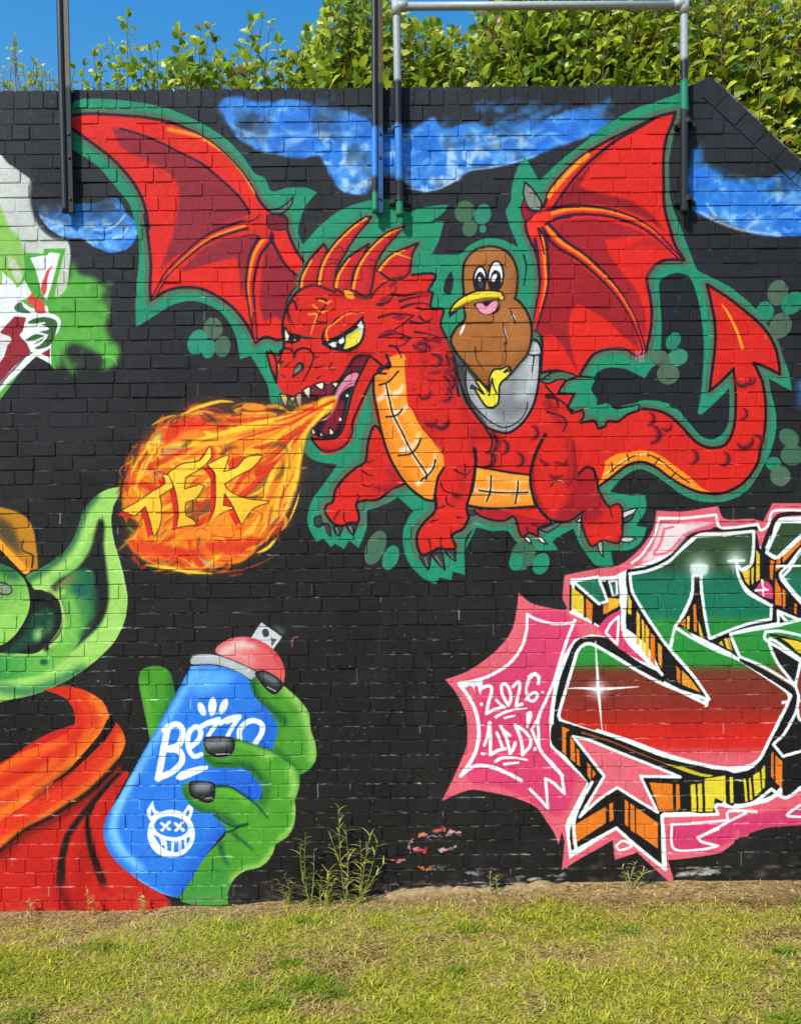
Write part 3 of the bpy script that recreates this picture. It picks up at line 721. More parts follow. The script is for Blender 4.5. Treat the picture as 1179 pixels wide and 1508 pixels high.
    # teeth
    IV = (240, 234, 200)
    for s in ('128,392* 170,408 164,470* 142,446', '178,412* 214,410 200,446*', '214,402* 250,392 250,484* 226,452', '258,372* 300,352 298,426* 276,402', '326,338* 378,326 374,374* 345,358', '422,328* 464,326 448,360*',
              '312,585* 335,620 322,630 308,620', '360,610* 380,635 355,638', '412,585* 440,615 430,630 410,625'):
        F(IV, s, ol=1.8)
    F((255, 220, 40), '130,398 165,402 160,430 145,420', a=.7, soft=1)

def mural_bird():
    S(600, 300)
    # dark edge left of the saddle
    F((44, 44, 48), '250,820 330,960 330,1100 380,1200 330,1150 290,1000')
    S(640, 520)
    cs = F((150, 152, 156), '175,80* 195,230 260,330 330,390 400,412 460,400 520,340 560,250 590,140 600,0 560,-80 470,40 300,160 230,130', soft=0)
    bowl = curve('112,-20 140,150 200,300 290,420 380,460 440,455 510,400 570,300 600,170 610,20 600,-60 560,-85 520,-40 480,40 300,180 180,80')
    put(cov_poly([bowl]), lin((140, 142, 146), (176, 178, 182), (150, 300), (600, 0)))
    clip([bowl])
    F((66, 66, 70), '100,-30 175,80 185,230 270,350 300,440 200,320', soft=1.2)
    L((110, 112, 116), 22, '330,200 400,330 500,300', soft=7, a=.7); L((200, 202, 206), 12, '560,20 560,150 500,260', soft=5, a=.7); L((196, 198, 200), 14, '230,200 260,300 330,380', soft=5, a=.6)
    L((120, 122, 126), 10, '450,150 430,260', soft=4, a=.6)
    clip(); O(BK, 3.2, [bowl])
    LL(BK, 2, '180,85 180,190 210,280 290,370 370,425 430,425 500,380 535,310 535,285', '556,-60 575,0 562,110', w2=1.2)
    S(600, 300)
    F((196, 198, 202), '715,800 745,795 768,830 768,870 700,870', ol=2)
    S(600, 300)
    BRN = (168, 102, 48)
    head = curve('325,520 320,430 330,340 380,275 450,248 520,252 590,290 630,370 635,470 615,560 560,640 400,660 330,610')
    bod = curve('250,790 280,720 330,670 340,600 560,560 620,550 680,610 715,700 715,790 690,870 650,920 590,990 520,1030 460,1060 400,1000 340,930 280,860')
    for c in (bod, head): O(OLV, 10, [c], soft=2, a=.6)
    for c in (bod, head):
        put(cov_poly([c]), BRN); O(BK, 3, [c])
    put(cov_poly([curve('335,600 400,560 560,540 620,560 600,640 560,700 400,700 345,650')]), BRN)
    clip([bod]); L((140, 80, 34), 16, '330,930 440,1000 560,980 690,850', soft=6, a=.6); L((184, 116, 60), 24, '560,620 640,720 600,860', soft=9, a=.5); clip()
    clip([head]); L((184, 118, 62), 16, '360,330 440,280 520,280', soft=6, a=.5); L((140, 82, 36), 10, '625,400 620,520', soft=4, a=.5); clip()
    LL((90, 50, 22), 2, '390,830 400,900 440,960', '560,800 570,880 560,930', w2=1)
    # eyes
    E(WHT, 418, 432, 36, 70, 4, ol=2.4); E(WHT, 510, 418, 44, 86, 4, ol=2.4)
    F(BK, '388,500 392,430 418,392 446,425 447,500'); E(WHT, 416, 436, 9, 12)
    F(BK, '474,500 480,420 506,382 536,405 538,470 518,502'); E((60, 60, 62), 422, 470, 14, 22); F(WHT, '485,430 505,405 508,440 490,450'); E(WHT, 508, 420, 8, 16, 10)
    # beak and mouth
    F((30, 24, 26), '380,580 420,560 470,545 540,550 540,600 520,625 470,645 420,635 395,600')
    F((232, 150, 172), '395,585 430,575 455,595 490,565 518,560 510,610 470,640 425,632')
    F(BK, '240,645* 290,600 380,570 470,545 540,545 545,515 560,530 555,560 440,560 330,590 280,630 235,665*')
    F((243, 214, 48), '240,640* 260,590 310,545 380,510 470,500 545,512 540,545 470,545 380,562 300,595', ol=2.2)
    L((204, 160, 30), 5, '270,610 330,575 400,560 530,538', soft=1.5, a=.7); F((243, 214, 48), '530,545 552,530 550,555')
    LL(BRN, 3, '520,590 540,560 535,620', a=.8)
    # highlights on the belly
    LL(WHT, 2, '335,690 315,725 302,760', '590,620 610,650 622,688', '542,685 560,740 568,805', lens=True)
    LL(WHT, 4, '332,695 318,722 304,757', '592,625 608,650 620,685', '545,690 560,740 566,800', lens=True)
    LL(BK, 1.8, '595,620 622,690', '548,690 572,810')
    # feet
    F(YEL, '385,1070* 365,1065 370,1050 440,1100* 395,1030 400,1015 415,1025 470,1085* 475,1000 500,960 540,955 580,940 595,960 560,975* 600,965 580,1000 545,1030 530,1060 525,1150 490,1179 450,1170', ol=2.2)
    LL(BK, 1.8, '470,1110 480,1050 490,1010', '515,1100 495,1050 490,1010', '560,970 585,950')

def flame(x, y, ln, th, w, col, a, bend):
    u = np.linspace(0, 1, 9)
    p = np.stack([x+ln*u*math.cos(th)-bend*np.sin(u*np.pi)*math.sin(th), y+ln*u*math.sin(th)+bend*np.sin(u*np.pi)*math.cos(th)], 1)
    put(cov_stroke(p, np.maximum(w*np.sin(np.pi*(u*.88+.06))**.8, .4)), col, a, random_soft())

def random_soft():
    return float(rng.choice([0., .7, 1.6]))

def mural_fire():
    S(160, 570)
    # soft glow round the ball
    F((120, 60, 30), '70,640 100,480 170,330 300,210 450,110 640,60 900,90 1179,60 1150,330 1110,600 1000,830 850,960 650,1080 430,1070 200,1020 100,900', soft=7, a=.55)
    ball = curve('80,650 95,540 150,390 250,280 380,190 520,140 640,165 760,160 900,140 1000,160 1180,90 1300,50 1310,110 1200,200 1140,280 1110,420 1090,560 1050,680 980,800 880,900 740,990 600,1050 430,1045 260,1020 150,960 110,880 170,800 110,730')
    put(cov_poly([ball]), (238, 128, 30), 1, 1.6)
    full = cov_poly([ball]); fm = np.zeros((TH, TW), np.float32); m, y0, x0 = full; fm[y0:y0+m.shape[0], x0:x0+m.shape[1]] = m
    CLIP[0] = blur(fm, 2.)
    cx, cy = 300, 715          # centre of the ball in mural units
    jx, jy = 492, 590          # mouth
    cols = [((222, 52, 26), .30), ((244, 104, 26), .22), ((250, 152, 34), .2), ((252, 206, 52), .2), ((110, 84, 44), .05), ((188, 150, 120), .03)]
    cw = np.cumsum([c[1] for c in cols])
    for i in range(360):
        x = rng.uniform(178, 500); y = rng.uniform(584, 850)
        k = min(int(np.searchsorted(cw, rng.random())), 5)
        # flow: from the mouth, wrapping round the ball
        ax, ay = x-jx, y-jy
        th = math.atan2(ay, ax)
        tang = math.atan2(y-cy, x-cx)+(math.pi/2 if y < cy+ (x-cx)*-.45 else -math.pi/2)
        r = math.hypot(x-cx, y-cy)/130
        wgt = np.clip(r, .15, 1)
        vx = (1-wgt)*math.cos(th)+wgt*math.cos(tang); vy = (1-wgt)*math.sin(th)+wgt*math.sin(tang)
        th = math.atan2(vy, vx)+rng.normal(0, .13)
        flame(x, y, rng.uniform(24, 88), th, rng.uniform(1.4, 6.4), cols[k][0], rng.uniform(.55, .95), rng.normal(0, 8))
    # long licks of flame blown from the mouth
    TG = [(196, 640), (186, 700), (205, 760), (240, 815), (300, 838), (215, 615), (250, 600), (300, 596), (350, 820), (390, 780), (260, 660), (330, 640), (240, 735), (300, 780), (420, 720), (360, 700), (200, 672), (410, 770)]
    for i, (tx, ty) in enumerate(TG*2):
        tx += rng.normal(0, 10); ty += rng.normal(0, 10)
        u = np.linspace(0, 1, 16); dx, dy = tx-478, ty-602; bend = rng.uniform(-38, 38)
        p = np.stack([478+dx*u-dy/200*bend*np.sin(u*3.14)*.6+4*np.sin(u*9+i), 602+dy*u+dx/200*bend*np.sin(u*3.14)*.6], 1)[int(rng.uniform(0, 5)):]
        n_ = len(p); w_ = rng.uniform(2.5, 6.5)*np.sin(np.pi*np.linspace(.04, .97, n_))**.8
        col = [(250, 206, 54), (224, 58, 28), (246, 128, 30), (252, 176, 44)][i % 4]
        put(cov_stroke(p, np.maximum(w_, .4)), col, rng.uniform(.65, .95), .8)
        if i % 3 == 0: put(cov_stroke(p+np.array([1.5, 2.5]), np.maximum(w_*.22, .3)), (120, 60, 26), .6, .5)
    # darker red masses
    S(160, 570)
    for s in ('330,230 450,180 560,160 640,170 560,230 430,260 330,330', '130,880 260,900 420,930 560,940 400,1000 250,1000 150,950', '560,900 700,890 820,860 880,900 760,960 600,960'):
        F((222, 50, 26), s, soft=3, a=.8)
    for s in ('850,480 930,440 980,430 900,500 850,520', '830,350 900,330 960,310 900,360', '690,440 740,400 800,410 720,480'):
        F((218, 48, 26), s, soft=1., a=.9)
    LL((84, 70, 40), 7, '640,395 700,350 750,350', '920,350 1000,330 1040,380', '470,740 500,770 520,760', '560,170 620,200 660,180', '420,350 480,310', '960,540 1000,500 1010,440', lens=True, soft=1.5, a=.65)
    LL((250, 200, 50), 4, '120,620 130,500 200,380 260,330', '150,600 190,470 240,370', '170,560 230,430 300,310', '430,160 560,100 700,80', '1130,250 1100,420 1050,640 960,830', '1040,400 1010,560 960,700', '380,400 420,430 480,425 560,390', '820,630 880,600 900,570', '1090,440 1070,580 1030,700', lens=True, soft=.7, a=.95)
    L((252, 214, 50), 6, '1330,40 1240,150 1150,260 1110,420 1090,540', w2=3, soft=1)
    L((250, 196, 40), 9, '1360,20 1250,90 1120,190 1000,260', w2=3, soft=1.5, a=.9)
    LL((226, 56, 26), 5, '1300,80 1160,150 1040,230', '1180,120 1060,170 960,200', '1120,250 1060,330', w2=1.5, soft=.7)
    CLIP[0] = None
    rim = ball; cen = rim.mean(0)
    for i in range(190):
        k = rng.integers(len(rim)-3); p0 = rim[k]
        if p0[0] > 420: continue
        d = rim[(k+2) % len(rim)]-rim[k]; th = math.atan2(d[1], d[0])+rng.normal(0, .28)+(math.pi if rng.random() < .5 else 0)
        o = (p0-cen)/np.hypot(*(p0-cen)); off = rng.normal(0, 4.5)
        col = [(214, 54, 30), (236, 110, 30), (248, 170, 44), (150, 48, 30), (60, 44, 34)][rng.integers(5)]
        ln = rng.uniform(12, 52)
        flame(p0[0]+o[0]*off-ln*.5*math.cos(th), p0[1]+o[1]*off-ln*.5*math.sin(th), ln, th, rng.uniform(.7, 3.2), col, rng.uniform(.35, .85), rng.normal(0, 4))
    LL((252, 206, 50), 5, '420,160 520,115 640,82 720,85', '215,1030 330,1045 470,1070 600,1080', '860,960 920,930 970,875', lens=True, soft=.6)
    LL((200, 70, 30), 2, '600,1075 760,1060 900,1010 980,960', '690,1095 780,1080', '1060,720 1090,660 1105,600', lens=True, soft=.8, a=.9)
    L((252, 206, 50), 2.4, '1040,780 1080,690 1100,620', lens=True)
    E((238, 140, 40), 840, 115, 70, 22, 4, soft=1)
    L((238, 120, 30), 8, '690,1020 760,1000 850,940', lens=True, soft=1)
    LL((110, 190, 80), 3, '110,810 150,840', '250,300 290,270', soft=1.4, a=.8)
    # letters
    LET = [['85,715* 150,680 240,620 330,560 320,510* 355,520* 365,580* 290,625* 300,700 290,800 265,855* 235,740 215,680* 150,740*'],
           ['350,500* 430,450 530,430 585,350* 590,400* 550,450 440,520* 430,600* 530,570 545,575* 500,640 440,665* 440,740 480,770 500,790* 400,805* 410,700 385,580'],
           ['580,450* 660,410* 690,400* 655,500* 740,470 800,410 880,400* 830,460 740,510 660,560* 700,610 790,650 915,665* 830,700 770,785* 720,680 665,600* 655,690* 710,700* 640,730 580,795* 620,700 625,580 620,500']]
    for grp in LET:
        for s in grp:
            q = pts_of(s)
            sh = cr([(np.array(p)+np.array([-9, 6]), f) for p, f in q], True)
            put(cov_poly([sh]), (214, 44, 24))
            sh = cr([(np.array(p)+np.array([-4.5, 3]), f) for p, f in q], True)
            put(cov_poly([sh]), (214, 44, 24))
    for grp in LET:
        for s in grp:
            F(lin((253, 212, 60), (250, 180, 44), (400, 450), (500, 800)), s)
            O((90, 34, 16), 4.2, [curve(s)], a=.9); O((253, 206, 58), 2.0, [curve(s)])
            F(lin((253, 214, 62), (250, 184, 46), (400, 450), (500, 800)), s)
    F((250, 140, 34), '560,790 640,740 720,790 715,870 600,860 500,850', soft=2, a=.8)
    F((250, 150, 36), '400,830 480,800 560,850 480,880 380,880', soft=2, a=.7)
    LL((190, 60, 24), 1.4, '500,840 530,815 570,835', '820,760 850,720 890,740 880,780', '600,860 715,870 715,800', a=.9)

def mural_creature():
    """green ear, orange robe"""
    S(0, 680)
    F((196, 128, 30), '-100,240 0,262 100,290 160,330 195,400 215,540 220,620* 130,630 60,560 0,480 -100,420', soft=1.)
    F((60, 54, 48), '-50,330 20,330 80,390 110,470 120,540 70,500 0,440', soft=4, a=.8)
    L((244, 164, 40), 9, '-30,440 20,500 80,560 150,630', w2=11); L((60, 48, 24), 2.2, '135,455 128,510 190,545 185,610', a=.8); L((40, 30, 20), 1.4, '190,540 185,615')
    LG, MG, DG = (164, 214, 104), (92, 164, 62), (34, 96, 66)
    ear = F(LG, '695,145* 690,190 655,260* 645,340 655,440 690,560 720,680 738,800 720,920 670,1030 600,1110 520,1179 400,1260 250,1330 100,1370 -100,1380 -100,1100 200,760 150,670 250,610 350,540 410,470 450,380 480,290 540,210 620,160')
    clip(ear)
    L(DG, 12, '150,690 260,620 360,540 420,460 455,370 490,280 550,200', soft=3.5, a=.85)
    L((120, 190, 84), 8, '300,690 420,610 500,510 545,420', soft=3, a=.7)
    F((30, 34, 34), '575,330 605,360 600,480 620,640 630,760 620,850 580,940 480,1040 400,1100 300,1110 250,1080 330,1000 365,900 345,800 280,760 330,690 440,620 520,510 550,400', soft=1.8)
    F(lin((110, 178, 66), (40, 110, 70), (380, 900), (560, 800)), '400,650 480,620 540,640 545,760 545,900 500,950 470,1020 420,1090 310,1120 260,1110 350,1010 380,900 360,810 320,760', soft=1.6)
    F((130, 120, 70), '310,720 380,680 440,650 420,690 340,740', soft=2.5, a=.8)
    E((30, 96, 90), 470, 740, 50, 40, 0, soft=4); E((30, 96, 90), 545, 790, 20, 50, 0, soft=5, a=.6)
    L((120, 190, 84), 15, '400,800 430,900 400,1010 330,1080', soft=4, a=.8); L((40, 84, 56), 9, '520,650 545,780 540,900 470,1010', soft=3, a=.7); L((182, 220, 122), 5, '340,790 372,900 350,1010 290,1070', soft=1.2, a=.9)
    L((176, 214, 110), 6, '210,740 290,740 330,775 370,750', soft=1.8, a=.9)
    F((30, 32, 32), '180,740* 250,745 330,790 355,860 350,950 290,1040 200,1110 0,1110 -100,1179 -100,700 175,700')
    F((24, 70, 50), '200,870 280,850 320,880 280,990 200,1050 80,1110 20,1105 120,1020', soft=3)
    E((150, 200, 110), 220, 1000, 26, 40, 20, soft=4); E((120, 150, 90), 290, 960, 12, 50, 10, soft=4, a=.6)
    F(lin((120, 190, 78), (60, 150, 70), (300, 1150), (0, 1250)), '-100,1120 100,1125 300,1110 420,1090 330,1180 200,1240 -100,1260', soft=2)
    L((34, 110, 74), 14, '-50,1300 150,1330 300,1290 480,1200', soft=5, a=.75)
    E((30, 96, 70), 255, 1160, 24, 18, 0, soft=1.5)
    L((196, 230, 150), 3, '660,300 660,440 700,600 725,760', soft=1.5, a=.7)
    clip()
    hd = F(lin((150, 208, 92), (90, 160, 70), (120, 850), (0, 640)), '-200,570 0,590 90,630 150,690 178,780 170,860 120,960 60,1030 0,1065 -200,1150')
    L((24, 30, 28), 3.4, '0,575 90,620 150,680 180,770 175,860 130,960 60,1040 0,1075')
    clip(hd); F((40, 96, 70), '-40,560 60,600 120,650 90,690 0,640', soft=4, a=.8); E((150, 156, 140), 20, 735, 50, 32, 20, ol=2); E((110, 150, 90), 30, 745, 80, 52, 20, soft=6, a=.35); clip()
    # robe
    S(0, 900)
    F((200, 36, 28), '-200,940 0,880 300,700 640,640 690,900* 750,940* 640,1179 700,1440 860,1560 985,1680* 970,1760 -200,1800')
    clip([curve('-200,940 0,880 300,700 640,640 690,900* 750,940* 640,1179 700,1440 860,1560 985,1680* 970,1760 -200,1800')])
    L((150, 22, 22), 22, '500,1300 480,1500 460,1750', soft=8, a=.5); L((150, 22, 22), 26, '0,1400 200,1500 330,1650', soft=10, a=.25)
    L((168, 26, 24), 16, '640,1180 700,1420 850,1560', soft=6, a=.5)
    clip()
    cA = F((228, 62, 28), '250,455* 370,438 480,455 590,520 630,600 625,640 560,740 480,840 400,920 300,1010 200,1080 60,1179 -200,1330 -200,960 0,890 120,820 270,760 380,710* 430,660 425,570 370,500')
    clip(cA)
    L((244, 118, 34), 15, '540,500 600,580 610,650 540,750 440,850 320,970 150,1090 0,1180', soft=4)
    L((240, 110, 32), 12, '-50,930 120,850 290,790 430,770 520,700', soft=5, a=.9)
    L((212, 40, 26), 13, '250,450 380,470 440,560 460,660 400,780 200,900 0,1010', soft=5, a=.9)
    L((246, 120, 36), 9, '0,1060 200,960 330,860', soft=5, a=.7)
    clip()
    cB = F((224, 54, 28), '655,630* 700,680 725,760 690,850 640,930 540,1040 450,1100 350,1160 250,1220 120,1300 0,1370 -200,1480 -200,1330 60,1190 200,1090 330,990 480,850 590,740 650,670')
    clip(cB)
    L((244, 118, 34), 14, '700,730 690,820 620,920 500,1040 350,1140 150,1270 0,1350', soft=4)
    L((206, 36, 26), 10, '640,680 560,800 420,930 300,1030', soft=5, a=.8)
    clip()
    L((28, 22, 22), 11, '640,650 600,720 500,830 400,930 310,990', w2=2)
    L((70, 18, 20), 8, '400,920 300,1000 200,1070', soft=4, a=.6)
    L((90, 18, 20), 14, '690,890 600,990 500,1080 390,1150 280,1220 160,1280 0,1410', soft=5, a=.6); L((28, 22, 22), 8, '690,870 600,970 500,1060 390,1130 280,1200 160,1260 90,1310 0,1390', w2=4, soft=1.2)
    LL((28, 22, 22), 5, '730,900 640,990 560,1080 460,1200 390,1310 360,1430 350,1560', '560,1080 510,1180 510,1290 540,1420 590,1560', w2=11, soft=1.6)
    F((28, 22, 22), '680,950 620,1030 530,1140 490,1200 540,1150 560,1090')
    L((28, 22, 22), 9, '355,1480 350,1580', soft=3); L((90, 18, 20), 12, '345,1560 370,1650 400,1740', soft=5, a=.7); L((90, 18, 20), 8, '560,1480 600,1600', soft=4, a=.8)

def mural_can():
    S(190, 900)
    # thumb behind the can
    ct = F((70, 146, 42), '120,740* 100,640 70,500 55,400 75,340 140,318 205,328 245,370 265,460 280,520 200,740')
    clip(ct); L((36, 104, 60), 12, '250,370 250,500 200,620', soft=5, a=.75); L((110, 184, 66), 8, '85,420 110,560 130,700', soft=4, a=.6); clip()
    # nozzle
    F((206, 208, 210), '765,65* 885,150* 835,220* 700,160*', straight=True); F((60, 60, 64), '770,110 800,105 810,140 780,150'); F((90, 90, 96), '820,155* 855,165* 825,205*'); F((120, 124, 128), '830,80 900,110 880,140', soft=3, a=.5)
    # red cap
    cc = F((228, 98, 100), '500,240 520,195 600,155 700,152 800,195 870,265 900,340 895,420* 820,400 720,340 640,300')
    clip(cc); L((240, 206, 200), 12, '540,240 620,200 720,195', soft=5); L((240, 190, 186), 10, '600,250 720,290', soft=6, a=.7); L((212, 70, 78), 10, '700,165 810,210 890,330', soft=3, a=.8); clip()
    # collar
    F((170, 176, 178), '360,310 352,280 380,252 470,248 560,270 700,330 760,360* 735,390 700,400* 620,350 500,312', ol=1.2)
    L((204, 208, 210), 8, '400,275 520,285 690,345', soft=4, a=.7)
    # body of the can
    S(140, 1050)
    can = F((48, 124, 228), '555,-270* 620,-275 690,-275 790,-250 880,-200 960,-110 1000,-60 1050,40 1060,110 1040,200 975,420 940,520 760,680 640,830 545,985 480,1072* 400,1050 300,1000 200,930 110,850 60,760 48,690 70,600 140,480 240,300 350,100 440,-60')
    clip(can)
    L((36, 96, 206), 26, '1000,0 990,160 920,460 760,680 600,880 500,1040', soft=8, a=.9)
    L((110, 186, 244), 19, '560,-250 460,-60 320,180 200,400 120,560 100,680 150,800 260,900', w2=14, soft=4, a=.9)
    L((40, 116, 224), 7, '545,-250 440,-60 300,180 170,400 90,540 55,680', soft=2, a=.9)
    F((100, 178, 242), '610,-270 800,-220 740,-150 600,-100 540,-180', soft=7, a=.8)
    L((150, 206, 248), 6, '250,330 160,500 110,660 150,780 240,880', soft=3, a=.6)
    L((120, 190, 246), 2.2, '210,940 330,1010 450,1070', soft=1, a=.8)
    F((36, 92, 206), '640,330 850,320 960,420 960,500 860,470 700,420', soft=4, a=.6)
    clip()
    # lettering
    S(190, 900)
    W = (242, 242, 242)
    L(W, 10, '225,670 200,800 168,970'); L(W, 9, '205,690 270,655 310,690 290,770 220,800'); L(W, 9, '220,800 290,810 305,870 250,930 170,968')
    L(W, 8, '350,790 400,750 415,700 390,670 350,700 340,780 370,840 420,830', w2=7)
    L(W, 7, '420,665 470,640 520,625* 500,660 460,720', w2=6); L(W, 7, '530,650 580,620 640,610* 600,670 560,740', w2=6); LL(W, 8, '455,650 515,632', '565,640 635,615')
    L(W, 8, '640,740 640,690 680,645 730,635 770,660 765,710 730,765')
    E(W, 420, 568, 21, 42, -22); E(W, 482, 552, 24, 55, 4); E(W, 547, 552, 22, 48, 22)
    F(W, '270,960 300,930 380,905 450,895 455,915 380,950 310,978 275,975')
    # little devil face
    S(140, 1050)
    E(W, 440, 700, 138, 140, 0); E((48, 124, 228), 440, 660, 98, 62, 6)
    F((48, 124, 228), '340,705 400,735 480,745 545,720 530,770 480,805 430,800 380,770')
    LL(W, 4, '375,710 390,760', '400,725 412,785', '450,735 448,805', '490,730 492,800', '520,725 525,775'); L(W, 5.5, '335,690 400,722 480,732 550,705')
    LL(W, 4.5, '385,640 430,675', '430,632 385,680', '465,640 510,680', '505,635 468,682')
    F(W, '300,560* 335,508* 350,560 385,590 330,640* 305,600'); F((48, 124, 228), '325,555* 340,590 325,600')
    F(W, '500,590* 540,530* 568,555 545,640* 520,620'); F((48, 124, 228), '520,585* 545,560 538,600')
    # hand
    S(190, 900)
    G1, G2, G3, G4 = (78, 152, 46), (156, 200, 98), (30, 88, 50), (66, 148, 44)
    idx = F(G1, '700,420 720,385 760,370 880,420* 940,470 1000,530 1040,590 1050,680 1080,780 1080,860 1040,920 985,950* 900,870 830,800* 860,700 850,640 800,570 740,510 710,460')
    clip(idx)
    L(G3, 12, '715,400 740,500 820,570 900,640', soft=4.5, a=.85); L(G2, 13, '900,450 990,540 1030,640 1060,780 1060,860', soft=4.5, a=.85); L(G3, 8, '850,800 920,870 980,930', soft=3.5, a=.6)
    clip()
    S(140, 1050)
    pal = F(G1, '640,280* 750,320 850,310 900,350 960,430 960,500 900,510* 700,420 800,600 770,650 680,600 760,690 640,830 545,985 490,1070 500,1090* 560,1110 680,1115 770,1110* 770,1040 800,970 860,920 960,890 1020,830 1045,760* 1110,720 1150,650 1160,560 1155,510* 1180,430 1175,340 1110,280 1040,220 950,200 800,150 640,180')
    clip(pal)
    F((60, 140, 70), '480,1080 600,960 700,850 760,900 740,1120', soft=6, a=.6); L(G2, 11, '1130,330 1150,420 1140,480', soft=4, a=.9); L(G2, 8, '1150,540 1150,640 1060,740', soft=3, a=.8); L(G2, 9, '1030,790 960,880 860,910 790,970', soft=3, a=.8)
    L(G3, 14, '900,330 990,420 960,520', soft=5, a=.6)
    clip()
    fm = F(G1, '625,190 650,140 800,145 860,165 950,195 1040,225 1000,300 920,330 860,320 760,320 680,315 635,270')
    clip(fm); L(G3, 10, '640,250 700,305 850,300 920,320', soft=4, a=.85); L(G2, 9, '960,230 1020,260', soft=5, a=.9); L((112, 190, 64), 7, '820,180 940,215', soft=3, a=.7); clip()
    L((30, 80, 46), 2, '700,290 780,295'); L((30, 80, 46), 3.4, '860,320 920,330 960,380', soft=1.2, a=.8)
    L((30, 86, 60), 3, '800,150 900,178 1030,222 1110,280', soft=1.2, a=.7)
    fr = F(G1, '505,460 510,420 550,400 690,430 780,430 850,470 920,530 980,600 1010,660 900,650 800,650 740,620 680,580 610,578 540,520')
    clip(fr); L(G3, 10, '520,440 550,530 640,570 740,600 800,640', soft=4, a=.8); L((118, 194, 70), 8, '720,450 820,470 880,520', soft=4, a=.7); clip()
    L((20, 60, 62), 4, '690,425 780,428 850,468 930,530 1000,610', w2=2, soft=.8); L((24, 70, 44), 2.6, '680,585 760,640 800,655 880,645', soft=.8)
    L((30, 86, 60), 8, '725,770 740,830 770,880', w2=4, soft=2, a=.85); L((30, 86, 60), 5, '800,700 860,750 910,795', w2=3, soft=1.5, a=.85); L((24, 74, 50), 3, '770,690 800,680 830,660 880,645')
    # nails
    NAILS = ((('635,150 660,143 790,148 803,190 785,235 740,250 690,248 645,215'), '650,180 760,170'), (('550,408 580,400 680,410 690,450 680,505 640,515 590,495 555,470'), '590,430 650,425'))
    for s, h in NAILS:
        c = F((40, 40, 42), s, ol=2.6); clip(c); L((150, 152, 156), 13, h, soft=5, a=.9); clip()
    LL((210, 210, 210), 1.2, '700,240 780,238', '630,500 678,490')
    S(190, 900)
    c = F((44, 44, 46), '735,360 780,350 850,385 892,425* 870,455 840,478 800,450 765,410', ol=2.4); clip(c); L((140, 142, 146), 8, '780,370 850,410', soft=4, a=.9); clip(); L((220, 220, 220), 1.2, '800,440 850,465')

